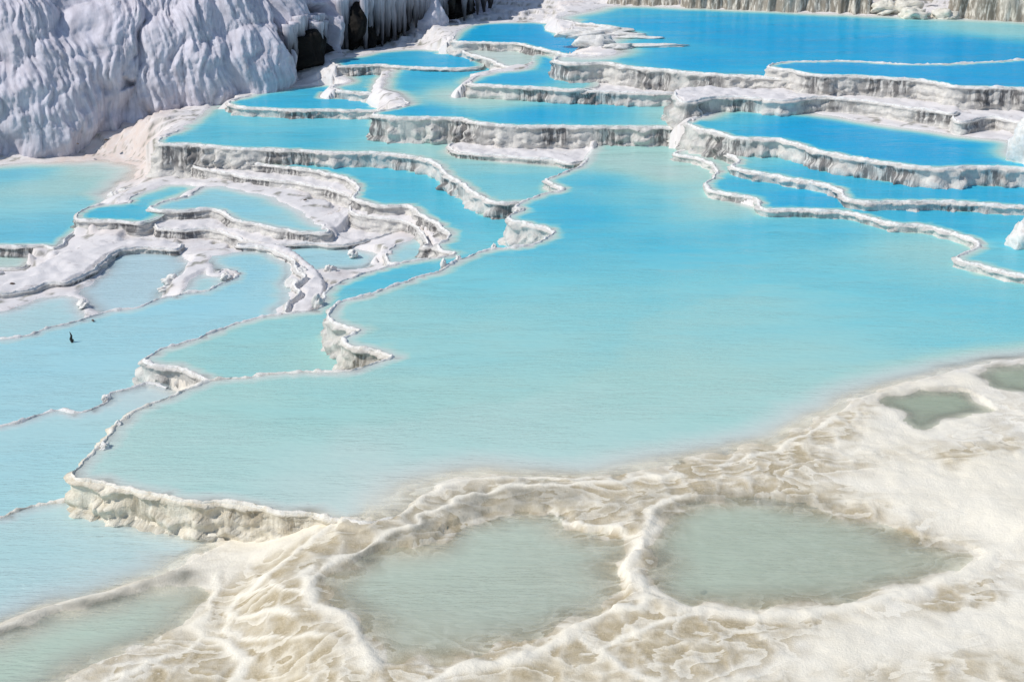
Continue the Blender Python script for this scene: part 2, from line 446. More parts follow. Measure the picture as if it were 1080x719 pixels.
P['FL'] = dict(
    pts=['S', (104, 330), (88, 318), (86, 306), (100, 292), (110, 280), (122, 268), (150, 264), (190, 269), (202, 276), (198, 286), (185, 300), (172, 312), 'H', (150, 325, 'PA'), (125, 330, 'PA'), (106, 335, 'PA')],
    dep=[(130, 290, .24)], milk=.75, sw=.5)
P['FL2'] = dict(
    pts=['S', (-40, 330), (0, 327), (20, 323), (42, 314), (70, 311), 'S', (84, 318), (88, 328), 'H', (75, 343, 'PA'), (50, 349, 'PA'), (0, 359, 'PA'), (-40, 362, 'PA')],
    dep=[(30, 338, .3)], milk=.5, sw=.5, stain=.3)
P['U6'] = dict(pts=['S', (198, 300), (206, 290), (216, 285), (228, 286), (236, 292), 'H', (232, 303, 'PA'), (212, 309, 'PA'), (198, 309, 'PA')], dep=[(215, 295, .32)], milk=.4, sw=.4)
P['PA'] = dict(
    pts=['R', (-90, 364), (0, 357), (30, 354), (50, 346), (75, 341), (100, 333), (130, 326), (150, 323), (165, 317), (185, 312), (195, 308),
         (216, 307), (232, 301), (246, 294), (249, 290), 'S', (240, 284), (222, 288), (224, 276), (230, 268), (260, 265), (285, 268), (300, 280), (311, 290), (300, 298),
         (306, 308), (297, 322), (293, 331), 'H', (330, 332, 'B'), (250, 344, 'B'), (185, 366, 'B'), (160, 381, 'B'), (205, 396, 'B'), (222, 403, 'B'), (158, 408, 'PC'), (135, 414, 'PC'),
         (117, 419, 'PC'), (100, 434, 'PC'), (80, 440, 'PC'), (50, 440, 'PC'), (0, 453, 'PC'), (-90, 466, 'PC')],
    dep=[(100, 360, .40), (40, 420, .36), (150, 345, .41), (200, 325, .45), (265, 280, .50), (30, 380, .40), (280, 310, .46), (120, 400, .36), (230, 295, .5)], milk=.45, sw=.4, stain=.2)
P['PC'] = dict(
    pts=['R', (-90, 462), (0, 449), (20, 446), (40, 438), (60, 433), (80, 436), (100, 431), (113, 424), (117, 415), (135, 411), (145, 407), (158, 404),
         'H', (222, 404, 'M'), (160, 429, 'M'), (122, 458, 'M'), (85, 502, 'M'), (90, 528, 'PD'), (66, 533, 'PD'), (40, 536, 'PD'), (0, 548, 'PD'), (-90, 565, 'PD')],
    dep=[(60, 480, .35), (20, 510, .35), (120, 440, .33), (160, 420, .12), (180, 412, .08)], milk=.42, sw=.4, stain=.1)
P['PD'] = dict(
    pts=['R', (-90, 562), (0, 545), (15, 538), (40, 533), (66, 530), (84, 527), 'H', (85, 506, 'M'), (105, 512, 'M'), (180, 529, 'M'), (235, 536, 'M'),
         'S', (248, 556), (250, 566), (226, 578), (192, 594), (165, 611), (130, 622), (100, 633), (60, 645), (30, 655), (0, 668), (-90, 700)],
    dep=[(40, 580, .31), (100, 560, .26), (20, 630, .29), (120, 590, .24), (190, 570, .10), (220, 560, .05), (150, 575, .18), (120, 548, .15)], milk=.35, sw=.9, cream=.8, stain=.1)
P['E'] = dict(
    pts=['S', (-90, 706), (0, 673), (30, 660), (60, 649), (100, 637), (130, 627), (165, 617), (200, 609), (214, 618), (220, 632), (214, 645), (190, 660), (150, 680),
         (100, 700), (70, 712), (40, 730), (-60, 800), (-160, 800)], dep=[(60, 670, .20), (150, 640, .15), (0, 715, .2)], silt=.5, sw=.7, cream=1, stain=.35, floor=.45)
P['F'] = dict(
    pts=['S', (338, 616), (350, 606), (370, 598), (400, 582), (440, 576), (456, 570), (484, 555), (518, 542), (560, 537), (592, 540), (596, 550), (618, 560), (650, 568), (672, 570),
         (664, 590), (652, 606), (662, 622), (640, 642), (600, 655), (560, 672), (510, 688), (460, 698), (420, 698), (390, 678), (372, 660), (350, 640)],
    dep=[(500, 590, .15), (430, 620, .13), (560, 570, .12), (620, 600, .07), (450, 670, .05), (390, 600, .12)], silt=.5, sw=.6, floor=.3)
P['G'] = dict(
    pts=['S', (706, 536), (740, 527), (800, 528), (880, 536), (920, 550), (960, 566), (1010, 575), (1036, 585), (1000, 603), (950, 619), (900, 634), (850, 642), (780, 643),
         (720, 640), (692, 625), (684, 605), (692, 588), (684, 570), (696, 550)],
    dep=[(780, 590, .14), (730, 560, .11), (880, 590, .10), (960, 590, .05), (830, 620, .07)], silt=.6, sw=.6, floor=.38)
P['X1'] = dict(pts=['S', (932, 425), (945, 416), (985, 412), (1015, 412), (1030, 420), (1045, 432), (1020, 440), (990, 447), (970, 456), (955, 448), (945, 438)],
               dep=[(985, 430, .08)], silt=.8, sw=.35, floor=.95)
P['X2'] = dict(pts=['S', (1042, 400), (1050, 388), (1080, 384), (1180, 376), (1180, 420), (1090, 416), (1062, 412)], dep=[(1080, 400, .08)], silt=.8, sw=.35, floor=.95)

P['K5'] = dict(pts=['R', (186, 166), (196, 172), (216, 178), (240, 183), (262, 187), (300, 191), (338, 197), (362, 203), (378, 210), 'H', (378, 200), (340, 186), (260, 177), (207, 163)],
               dry=True, dep=[(280, 185, .02)], stain=1.0)
P['K7'] = dict(pts=['R', (168, 240), (190, 243), (222, 241), (240, 247), (262, 254), (300, 258), (335, 257), (360, 258), (400, 250), (425, 240), 'H', (440, 228), (400, 221), (345, 250), (300, 246), (240, 232), (200, 230), (165, 233)],
               dry=True, dep=[(280, 250, .02)], stain=.9)
P['K9'] = dict(pts=['R', (474, 156), (482, 160), (505, 163), (530, 164), (560, 167), (585, 168), (604, 172), (622, 168), 'H', (615, 157), (550, 153), (480, 150)],
               dry=True, dep=[(550, 160, .02)], stain=1.0)
P['K10'] = dict(pts=['R', (-40, 312), (0, 309), (28, 306), (48, 299), (70, 298), (88, 290), (100, 281), (112, 272), (130, 263), (152, 260), (185, 263), 'H', (190, 256), (150, 252), (110, 256), (60, 268), (20, 288), (-40, 292)],
                dry=True, dep=[(60, 285, .02)], stain=.7)
P['K11'] = dict(pts=['R', (250, 258), (284, 262), (304, 272), (316, 284), (322, 292), (312, 300), (316, 308), (306, 318), (302, 330), 'H', (318, 330), (336, 312), (340, 298), (336, 288), (318, 272), (296, 258)],
                dry=True, dep=[(318, 295, .02)], stain=.6)
P['K12'] = dict(pts=['R', (372, 224), (396, 229), (424, 232), (436, 238), (446, 247), (452, 256), (446, 260), 'H', (468, 258), (458, 240), (440, 226), (400, 218), (374, 214)],
                dry=True, dep=[(440, 235, .02)], stain=1.0)
GR = .12       # resolution of each pool's distance field
MARG = 2.6


class Pool:
    def __init__(s, key, d):
        s.key, s.lv = key, LV[key]
        s.dry, s.sw = d.get('dry', False), d.get('sw', .5)
        s.floor, s.milk, s.silt, s.cream, s.stain = d.get('floor', 0), d.get('milk', 0), d.get('silt', 0), d.get('cream', 0), d.get('stain', .5)
        typ, V, Ty = 'R', [], []
        for p in d['pts']:
            if isinstance(p, str):
                typ = p
                if Ty and V: Ty[-1] = (Ty[-1])
                continue
            z = LV[p[2]] if len(p) > 2 else s.lv
            V.append(at(p[0], p[1], z)[:2])
            Ty.append(typ)
        V = np.array(V)
        n = len(V)
        # segment i runs from V[i] to V[i+1] and takes the type of its first vertex; a switch of type belongs to the later vertex
        seg = [Ty[(i + 1) % n] if Ty[i] != Ty[(i + 1) % n] and Ty[(i + 1) % n] == 'H' else Ty[i] for i in range(n)]
        pts, tys = [], []
        for i in range(n):
            p0, p1, p2, p3 = V[i - 1], V[i], V[(i + 1) % n], V[(i + 2) % n]
            L = np.linalg.norm(p2 - p1)
            k = max(1, int(round(L / .11)))
            # centripetal catmull-rom
            t0 = 0
            t1 = t0 + max(1e-3, np.linalg.norm(p1 - p0)) ** .5
            t2 = t1 + max(1e-3, L) ** .5
            t3 = t2 + max(1e-3, np.linalg.norm(p3 - p2)) ** .5
            for j in range(k):
                t = t1 + (t2 - t1) * j / k
                A1 = (t1 - t) / (t1 - t0) * p0 + (t - t0) / (t1 - t0) * p1
                A2 = (t2 - t) / (t2 - t1) * p1 + (t - t1) / (t2 - t1) * p2
                A3 = (t3 - t) / (t3 - t2) * p2 + (t - t2) / (t3 - t2) * p3
                B1 = (t2 - t) / (t2 - t0) * A1 + (t - t0) / (t2 - t0) * A2
                B2 = (t3 - t) / (t3 - t1) * A2 + (t - t1) / (t3 - t1) * A3
                pts.append((t2 - t) / (t2 - t1) * B1 + (t - t1) / (t2 - t1) * B2)
                tys.append(seg[i])
        pts = np.array(pts)
        tys = np.array(tys)
        x, y = pts.T
        amp = np.where(tys == 'R', 1.0, np.where(tys == 'S', 1.8, .0))[:, None]
        wob = np.stack([noise(x * 1.1, y * 1.1, 3) * .075 + noise(x * 3.1, y * 3.1, 5) * .05, noise(x * 1.1, y * 1.1, 4) * .075 + noise(x * 3.1, y * 3.1, 6) * .05], 1)
        pts = pts + wob * amp
        area = np.sum(pts[:, 0] * np.roll(pts[:, 1], -1) - np.roll(pts[:, 0], -1) * pts[:, 1])
        if area < 0:
            pts, tys = pts[::-1].copy(), np.roll(tys[::-1], -1).copy()
        s.pts, s.tys = pts, tys
        kk = np.hanning(17); kk /= kk.sum()
        sv = (tys == 'S').astype(float)
        s.shv = np.convolve(np.r_[sv[-8:], sv, sv[:8]], kk, 'valid')
        tan = np.roll(pts, -1, 0) - np.roll(pts, 1, 0)
        for _ in range(2):
            tan = (np.roll(tan, 1, 0) + tan * 2 + np.roll(tan, -1, 0)) / 4
        tan /= np.maximum(1e-6, np.linalg.norm(tan, axis=1))[:, None]
        s.nrm = np.stack([tan[:, 1], -tan[:, 0]], 1)
        # depth control points
        s.dc = np.array([(*at(a, b, s.lv)[:2], v) for a, b, v in d['dep']])
        # distance field
        lo, hi = pts.min(0) - MARG, pts.max(0) + MARG
        s.lo = lo
        nx, ny = int((hi[0] - lo[0]) / GR) + 2, int((hi[1] - lo[1]) / GR) + 2
        gx, gy = lo[0] + np.arange(nx) * GR, lo[1] + np.arange(ny) * GR
        X, Y = np.meshgrid(gx, gy)
        q = np.stack([X.ravel(), Y.ravel()], 1)
        st = 2
        a = pts[::st]
        b = np.roll(a, -1, 0)
        tt = tys[::st]
        shs = s.shv[::st]
        best = np.full(len(q), 1e9)
        bi = np.zeros(len(q), int)
        inside = np.zeros(len(q), bool)
        for c0 in range(0, len(a), 32):
            A, B_ = a[c0:c0 + 32], b[c0:c0 + 32]
            D = B_ - A
            L2 = np.maximum(1e-9, (D ** 2).sum(1))
            w0 = q[:, None, 0] - A[None, :, 0]
            w1 = q[:, None, 1] - A[None, :, 1]
            t = np.clip((w0 * D[:, 0] + w1 * D[:, 1]) / L2, 0, 1)
            dd = (w0 - t * D[:, 0]) ** 2 + (w1 - t * D[:, 1]) ** 2
            k = dd.argmin(1)
            m = dd[np.arange(len(q)), k]
            up = m < best
            best[up] = m[up]
            bi[up] = k[up] + c0
            ca = (A[:, 1] > q[:, None, 1]) != (B_[:, 1] > q[:, None, 1])
            with np.errstate(divide='ignore', invalid='ignore'):
                xi = A[:, 0] + (q[:, None, 1] - A[:, 1]) * D[:, 0] / D[:, 1]
            inside ^= ((ca & (q[:, None, 0] < xi)).sum(1) % 2).astype(bool)
        sd = np.sqrt(best)
        sd[inside] *= -1
        s.sdg = sd.reshape(ny, nx)
        s.shg = shs[bi].reshape(ny, nx)
        s.rmg = (tt[bi] == 'R').astype(float).reshape(ny, nx)

    def _bil(s, G, fx, fy):
        ix, iy = np.clip(fx.astype(int), 0, G.shape[1] - 2), np.clip(fy.astype(int), 0, G.shape[0] - 2)
        ax, ay = fx - ix, fy - iy
        return (G[iy, ix] * (1 - ax) + G[iy, ix + 1] * ax) * (1 - ay) + (G[iy + 1, ix] * (1 - ax) + G[iy + 1, ix + 1] * ax) * ay

    def field(s, X, Y):
        """indices within reach, signed distance, shore weight, rim weight there"""
        fx, fy = (X - s.lo[0]) / GR, (Y - s.lo[1]) / GR
        idx = np.nonzero((fx >= 0) & (fy >= 0) & (fx < s.sdg.shape[1] - 1) & (fy < s.sdg.shape[0] - 1))[0]
        fx, fy = fx[idx], fy[idx]
        return idx, s._bil(s.sdg, fx, fy), s._bil(s.shg, fx, fy), s._bil(s.rmg, fx, fy)

    def depth(s, X, Y):
        if len(s.dc) == 1: return np.full(X.shape, s.dc[0, 2])
        w = 0
        v = 0
        for x, y, d in s.dc:
            k = 1 / (((X - x) ** 2 + (Y - y) ** 2) + .6) ** 1.5
            w = w + k
            v = v + k * d
        return v / w


POOLS = {k: Pool(k, d) for k, d in P.items()}
ORDER = sorted(POOLS.values(), key=lambda p: p.lv)
DM = .62       # metres of water at depth value 1

# ------------------------------------------------------------------ base ground
ctrl = [(-60, 165, -.95), (0, 160, -.9), (60, 150, -.7), (110, 135, -.4), (150, 122, -.1), (160, 140, -.35), (120, 155, -.8), (60, 163, -1.1), (190, 112, .05), (250, 99, .1), (300, 90, .15),
        (330, 82, .3), (350, 72, .45), (160, 165, -.7), (165, 185, -1.0), (150, 175, -1.15), (200, 185, -.95), (300, 200, -.85), (350, 225, -.9), (380, 240, -1.0), (400, 250, -1.0),
        (430, 245, -.9), (350, 252, -1.15), (280, 250, -1.2), (240, 250, -1.3), (200, 252, -1.35), (230, 262, -1.25), (310, 262, -1.2), (400, 285, -1.1), (330, 300, -1.15), (320, 315, -1.12), (440, 270, -1.05), (370, 292, -1.15), (350, 305, -1.1),
        (60, 275, -1.3), (40, 290, -1.3), (100, 275, -1.28), (80, 300, -1.27), (10, 300, -1.32), (-60, 300, -1.35), (90, 320, -1.26), (92, 328, -1.24), (205, 280, -1.15), (180, 306, -1.2), (190, 300, -1.15), (215, 275, -1.12),
        (500, 155, -.05), (560, 160, -.05), (600, 165, -.02), (540, 160, .0), (640, 160, .1), (700, 158, .1), (720, 155, .25), (700, 120, .55), (735, 115, .75), (745, 150, .4), (740, 145, .5),
        (720, 110, .8), (800, 112, .9), (900, 118, .95), (980, 130, 1.0), (1040, 140, .95), (1075, 150, 1.05), (1100, 165, 1.0), (420, 95, .5), (415, 85, .55), (400, 112, .2), (350, 60, .6), (400, 50, .75), (450, 48, .85), (470, 45, .95),
        (480, 25, 1.25), (520, 18, 1.4), (560, 15, 1.45), (600, 8, 1.55), (640, 0, 1.7), (560, -20, 1.8), (520, 70, .75), (570, 66, .85), (490, 82, .62), (640, 45, 1.44), (630, 55, 1.4), (600, 35, 1.3), (612, 50, 1.25), (600, 64, 1.35), (588, 66, 1.3),
        (700, 2, 1.6), (800, 5, 1.6), (950, 10, 1.7), (1080, 15, 1.7), (1180, 15, 1.75),
        (240, 575, -.38), (270, 600, -.33), (300, 570, -.2), (350, 560, -.08), (300, 640, -.3), (250, 660, -.36), (320, 690, -.28), (400, 719, -.22), (500, 725, -.14), (600, 710, -.08), (700, 700, 0.0), (250, 719, -.38), (120, 719, -.42), (100, 640, -.4), (40, 660, -.4), (160, 618, -.4), (380, 575, -.08), (330, 600, -.14),
        (620, 530, -.03), (680, 530, .0), (670, 600, -.03), (660, 545, -.05), (850, 500, .06), (950, 490, .1), (1050, 480, .14), (1050, 540, .16), (950, 530, .08), (1060, 620, .1), (980, 650, .06), (900, 680, .04), (1080, 719, .08), (800, 719, .0), (760, 680, -.02), (540, 550, -.12), (480, 525, -.03), (420, 560, -.12),
        (430, 548, -.03), (1180, 600, .2), (1180, 420, .25), (700, 800, -.1), (200, 800, -.5), (1100, 800, .1)]
cp = [at(*c) for c in ctrl]
for p in ORDER:
    m = np.nonzero(p.tys == 'S')[0][::6]
    cp += [(x, y, p.lv + .03) for x, y in p.pts[m]]
cp = np.array(cp)
GX0, GY0, GS = -40.0, 4.0, .3
gnx, gny = int(80 / GS), int(76 / GS)
_X, _Y = np.meshgrid(GX0 + np.arange(gnx) * GS, GY0 + np.arange(gny) * GS)
_w = np.zeros_like(_X)
_v = np.zeros_like(_X)
for x, y, z in cp:
    k = 1 / ((_X - x) ** 2 + (_Y - y) ** 2 + .15) ** 1.75
    _w += k
    _v += k * z
GB = _v / _w


def ground_base(X, Y):
    fx, fy = np.clip((X - GX0) / GS, 0, gnx - 1.001), np.clip((Y - GY0) / GS, 0, gny - 1.001)
    ix, iy = fx.astype(int), fy.astype(int)
    ax, ay = fx - ix, fy - iy
    return (GB[iy, ix] * (1 - ax) + GB[iy, ix + 1] * ax) * (1 - ay) + (GB[iy + 1, ix] * (1 - ax) + GB[iy + 1, ix + 1] * ax) * ay


def poly_dist(X, Y, pl):
    """distance of points to an open polyline"""
    a, b = pl[:-1], pl[1:]
    lo, hi = pl.min(0) - 1.2, pl.max(0) + 1.2
    out = np.full(X.shape, 9.0)
    idx = np.nonzero((X > lo[0]) & (X < hi[0]) & (Y > lo[1]) & (Y < hi[1]))[0]
    x, y = X[idx], Y[idx]
    best = np.full(x.shape, 81.0)
    for A, B_ in zip(a, b):
        D = B_ - A
        t = np.clip(((x - A[0]) * D[0] + (y - A[1]) * D[1]) / max(1e-9, D @ D), 0, 1)
        best = np.minimum(best, (x - A[0] - t * D[0]) ** 2 + (y - A[1] - t * D[1]) ** 2)
    out[idx] = np.sqrt(best)
    return out


def poly_sd(X, Y, pl):
    """signed distance to a closed polygon, negative inside"""
    d = poly_dist(X, Y, np.vstack([pl, pl[:1]]))
    ins = np.zeros(X.shape, bool)
    lo, hi = pl.min(0), pl.max(0)
    idx = np.nonzero((X > lo[0]) & (X < hi[0]) & (Y > lo[1]) & (Y < hi[1]))[0]
    x, y = X[idx], Y[idx]
    w = np.zeros(x.shape, bool)
    for A, B_ in zip(pl, np.roll(pl, -1, 0)):
        if A[1] == B_[1]: continue
        c = ((A[1] > y) != (B_[1] > y)) & (x < A[0] + (y - A[1]) * (B_[0] - A[0]) / (B_[1] - A[1]))
        w ^= c
    ins[idx] = w
    return np.where(ins, -d, d)


def W2(pts, z):
    return np.array([at(a, b, z)[:2] for a, b in pts])


# low white crests in the foreground flats: (points, level, half width, height)
CREST = [
    ([(578, 544), (590, 553), (620, 561), (655, 567), (672, 572)], -.1, .06, .045),
    ([(715, 528), (700, 535), (686, 548), (690, 562), (676, 576), (668, 592), (658, 606), (672, 618), (684, 632), (676, 646), (640, 651), (610, 663),
      (590, 676), (560, 690), (520, 700), (480, 712), (450, 725)], -.05, .12, .07),
    ([(610, 664), (622, 684), (650, 706), (690, 719)], -.05, .07, .05),
    ([(326, 620), (334, 608), (350, 598), (372, 590), (400, 574), (436, 562), (442, 553), (470, 541), (500, 529), (540, 521), (600, 520), (660, 516), (720, 510)], -.1, .07, .07),
    ([(428, 541), (440, 532), (458, 522), (463, 514), (500, 507), (560, 505), (620, 505)], 0, .07, .06),
    ([(378, 553), (362, 566), (340, 575), (310, 590), (280, 610), (255, 625), (243, 640), (262, 650), (290, 655), (312, 662)], -.25, .08, .06),
    ([(228, 604), (226, 620), (222, 640), (208, 656), (214, 672), (240, 684), (256, 700), (250, 719)], -.36, .08, .06),
    ([(326, 612), (318, 622), (334, 640), (344, 656), (366, 672), (382, 694), (386, 722)], -.24, .14, .08),
    ([(214, 672), (190, 690), (150, 704), (110, 722)], -.4, .06, .04),
    ([(255, 625), (290, 632), (320, 642), (342, 654)], -.28, .05, .045),
    ([(243, 640), (236, 660), (262, 676), (300, 684), (340, 690)], -.32, .05, .045),
    ([(690, 626), (720, 643), (780, 648), (830, 650), (880, 647), (940, 630), (1000, 611), (1040, 590), (1090, 560)], 0, .16, .07),
    ([(620, 690), (660, 672), (700, 660), (740, 652)], -.03, .05, .04),
    ([(880, 440), (860, 455), (840, 466), (800, 480), (760, 492)], .02, .07, .04),
]
CREST = [(W2(a, z), w, h) for a, z, w, h in CREST]
TAN = [
    ([(200, 604), (300, 572), (385, 560), (432, 538), (520, 512), (680, 502), (800, 474), (880, 446), (930, 424), (905, 470), (868, 500), (860, 520), (930, 545), (1036, 588), (940, 640), (850, 668), (820, 700), (740, 735), (40, 735), (110, 690), (215, 650)], -.1, .35, .92),
    # tan algae flats: (points, level, softness, strength)
    ([(690, 656), (760, 648), (830, 652), (866, 660), (830, 672), (780, 690), (720, 700), (650, 692), (640, 676)], -.02, .15, 1.1),
    ([(970, 632), (985, 616), (1020, 605), (1050, 612), (1066, 628), (1040, 644), (1000, 650)], .06, .1, .9),
    ([(830, 590), (880, 570), (950, 562), (1000, 575), (1036, 586), (980, 606), (900, 622), (850, 620)], -.05, .25, .8),
    ([(735, 497), (800, 488), (880, 482), (930, 478), (900, 500), (840, 516), (760, 520)], .04, .3, .6),
    ([(820, 520), (880, 512), (920, 520), (940, 534), (880, 540), (830, 535)], .04, .2, .8),
    ([(980, 480), (1010, 468), (1070, 460), (1080, 470), (1040, 482), (1000, 490)], .12, .12, .8),
    ([(980, 700), (1010, 685), (1050, 690), (1040, 715), (990, 722)], .06, .12, .7),
    ([(760, 716), (810, 706), (870, 710), (870, 730), (760, 730)], .02, .12, .7),
    ([(880, 712), (910, 700), (950, 704), (960, 725), (890, 728)], .04, .1, .6),
    ([(1040, 700), (1080, 690), (1100, 720), (1060, 728)], .06, .1, .6),
    ([(232, 612), (280, 590), (330, 575), (375, 562), (360, 585), (320, 610), (290, 640), (330, 660), (360, 700), (300, 722), (240, 700), (220, 670)], -.3, .15, .75),
    ([(60, 722), (120, 690), (190, 665), (220, 680), (250, 722)], -.42, .3, .8),
    ([(440, 545), (470, 528), (520, 516), (600, 512), (650, 515), (600, 524), (520, 524), (480, 540), (450, 556)], -.04, .15, .7),
    ([(590, 536), (640, 524), (700, 520), (690, 545), (660, 560), (610, 552)], -.06, .15, .7),
    ([(400, 690), (450, 702), (520, 694), (580, 668), (630, 650), (660, 650), (600, 690), (520, 722), (400, 730)], -.14, .2, .7),
    ([(545, 712), (600, 698), (640, 704), (620, 720), (560, 730)], -.08, .1, .7),
    ([(885, 436), (905, 430), (926, 428), (920, 445), (890, 446)], .03, .12, .6),
]
TAN = [(W2(a, z), s, k) for a, z, s, k in TAN]
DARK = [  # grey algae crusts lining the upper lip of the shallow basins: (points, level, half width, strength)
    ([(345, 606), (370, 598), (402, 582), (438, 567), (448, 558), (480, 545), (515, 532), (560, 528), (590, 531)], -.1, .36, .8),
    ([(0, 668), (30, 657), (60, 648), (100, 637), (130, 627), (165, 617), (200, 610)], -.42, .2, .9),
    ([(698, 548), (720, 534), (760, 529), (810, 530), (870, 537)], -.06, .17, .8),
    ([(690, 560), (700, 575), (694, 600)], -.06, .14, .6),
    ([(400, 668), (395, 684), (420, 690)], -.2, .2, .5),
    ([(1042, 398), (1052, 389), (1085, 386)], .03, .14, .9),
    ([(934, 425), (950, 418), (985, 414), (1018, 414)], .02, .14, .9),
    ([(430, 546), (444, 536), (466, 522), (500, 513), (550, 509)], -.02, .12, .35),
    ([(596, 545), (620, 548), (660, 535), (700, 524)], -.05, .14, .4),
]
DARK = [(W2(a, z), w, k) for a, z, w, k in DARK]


BRIGHT = [(W2([(880, 520), (900, 500), (960, 490), (1060, 472), (1120, 480), (1120, 560), (1040, 583), (990, 565), (930, 540)], .1), .25),
          (W2([(840, 465), (900, 425), (960, 404), (1120, 378), (1120, 392), (1046, 392), (1034, 418), (1046, 432), (1010, 455), (900, 488)], .05), .2),
          (W2([(840, 690), (900, 652), (980, 655), (1066, 625), (1120, 600), (1120, 690), (1000, 680), (900, 702), (850, 730), (740, 730)], .05), .2),
          (W2([(250, 552), (330, 548), (380, 556), (330, 572), (270, 590), (215, 602), (200, 590)], -.3), .2)]


def terrain(X, Y, raw=False, masks=False):
    """height of the bare ground; raw leaves out what higher terraces add at their foot"""
    X, Y = np.asarray(X, float).ravel(), np.asarray(Y, float).ravel()
    z = ground_base(X, Y)
    near = sst(24, 17, Y)
    if not raw:
        z = z + fbm(X * .8, Y * .8, 21, 4) * (.09 - .075 * near) + fbm(X * 3.3, Y * 3.3, 31, 3) * (.03 - .024 * near)
        far = 1 - near
        f1, f2 = worley(X * 1.1 + fbm(X, Y, 41, 2) * .4, Y * .9 + fbm(X, Y, 43, 2) * .4, 9)
        zb = z + fbm(X * .55, Y * .55, 45, 3) * .22 + noise(X * 2.4, Y * 2.4, 46) * .045 + noise(X * 5.5, Y * 5.5, 47) * .02
        tq = zb / .13
        fr_ = tq - np.floor(tq)
        zs = .13 * (np.floor(tq) + sst(.72, .98, fr_)) - .02 * sst(.0, .5, fr_) + .0
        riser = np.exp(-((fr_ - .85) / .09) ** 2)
        z = z + far * (zs - z) * .9
        z = z + far * .02 * (np.clip((f2 - f1) * 2, 0, 1) - .5) * -1 * sst(.1, -.1, fbm(X * .4, Y * .4, 55, 2) - .05)
    if raw: riser = np.zeros_like(z)
    tanm = np.zeros_like(z)
    darkm = np.zeros_like(z)
    wet = np.zeros_like(z)
    flo = np.zeros_like(z)
    for p in ORDER:
        i, sd, sh, rm = p.field(X, Y)
        shore_ = sst(.05, .6, sh)
        zi = z[i]
        shore = sst(.05, .6, sh)
        out = sd > .04 - .17 * (rm > .5) * (shore_ < .5)
        if not raw:
            # land beside an open shore starts at the water line, land under a rim never tops it
            k = sst(1.3, 0, sd) * shore * out * (wet[i] < .5)
            zi = zi * (1 - k) + k * (p.lv + .015 + .05 * sd + noise(X[i] * 2.2, Y[i] * 2.2, 71) * .02)
            lim = p.lv - .05 + .15 * np.maximum(sd, 0)
            zi = np.where(out & (rm > .5) & (sd < 1.2), np.minimum(zi, lim), zi)
            ap = p.lv - .03 - np.maximum(0, sd + .13) * 5
            zi = np.where(out & (rm > .5) & (shore < .9), np.maximum(zi, ap), zi)
            zi = np.where(out & (shore > .05) & (sd < np.where(Y[i] < 24, 1.4, .5)), np.maximum(zi, p.lv + .015 - np.where(wet[i] > .5, np.where(Y[i] < 24, .4, .9), .12 + .6 * (1 - shore)) * np.maximum(0, sd - .12) - .7 * np.maximum(0, sd - .4)), zi)
        dv = p.depth(X[i], Y[i])
        w = .3 * (1 - shore) + p.sw * shore
        D = .02 * (1 - shore) + DM * dv * sst(0, 1, np.maximum(0, -sd + .02) / w)
        if p.dry: D = .015 + 0 * D
        fl = p.lv - D + shore * noise(X[i] * 2.2, Y[i] * 2.2, 71) * .02 * sst(-.8, 0, sd)
        if p.dry: fl = fl + fbm(X[i] * 2.5, Y[i] * 2.5, 33, 3) * .05
        z[i] = np.where(out, zi, fl)
        wet[i] = np.where(out, wet[i], 1)
        flo[i] = np.where(sd < .15, np.maximum(flo[i], p.floor * sst(.12, -.25, sd + noise(X[i] * 2.5, Y[i] * 2.5, 72) * .12)) if p.floor else flo[i] * (sd > 0), flo[i])
    if raw: return z
    # foreground crests
    wx = X + noise(X * 2.3, Y * 2.3, 61) * .10 + noise(X * 7, Y * 7, 62) * .04
    wy = Y + noise(X * 2.3, Y * 2.3, 63) * .10 + noise(X * 7, Y * 7, 64) * .04
    cr = np.zeros_like(z)
    nm = Y < 24
    xs, ys = wx[nm], wy[nm]
    c = np.zeros_like(xs)
    hgt = np.zeros_like(xs)
    for pl, w, h in CREST:
        d = poly_dist(xs, ys, pl)
        mod = .6 + .7 * np.clip(noise(xs * 1.7, ys * 1.7, 66) + .4, 0, 1)
        k = np.exp(-(d / (w * mod * .8)) ** 2)
        c = np.maximum(c, k)
        hgt = np.maximum(hgt, k * h * mod * .36)
    t = np.zeros_like(xs)
    for pl, sft, k in TAN:
        t = np.maximum(t, k * sst(sft, -sft, poly_sd(xs, ys, pl) + noise(xs * 3, ys * 3, 68) * .12))
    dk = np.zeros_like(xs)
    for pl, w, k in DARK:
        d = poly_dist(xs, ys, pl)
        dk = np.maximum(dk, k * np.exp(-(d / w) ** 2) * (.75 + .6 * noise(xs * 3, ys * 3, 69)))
    # net of little rimstone cells: in the tan flats and, faintly, elsewhere
    f1, f2 = worley(xs * 2.1, ys * 1.6, 13)
    e = f2 - f1
    g1, g2 = worley(xs * 5.0, ys * 4.2, 15)
    net = np.exp(-(e / .13) ** 2) * .7 + np.exp(-((g2 - g1) / .16) ** 2) * .35
    dry = 1 - .75 * wet[nm]
    k = np.clip(.15 + t, 0, 1) * dry
    z[nm] += (hgt * (1 - .2 * wet[nm]) + net * .022 * k + fbm(xs * 4, ys * 4, 73, 3) * .012 * dry)
    tanm[nm] = np.clip(t * (1 - .8 * np.clip(net, 0, 1)) * (1 - c) + .12 * (1 - c) * sst(0, .5, fbm(xs, ys, 75, 3)), 0, 1)
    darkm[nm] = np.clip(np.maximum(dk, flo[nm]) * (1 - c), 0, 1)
    cr[nm] = c
    darkm = np.maximum(darkm, riser * (Y > 24) * (1 - wet) * sst(-.15, .15, noise(X * 1.3, Y * 1.3, 48)) * 1.0)
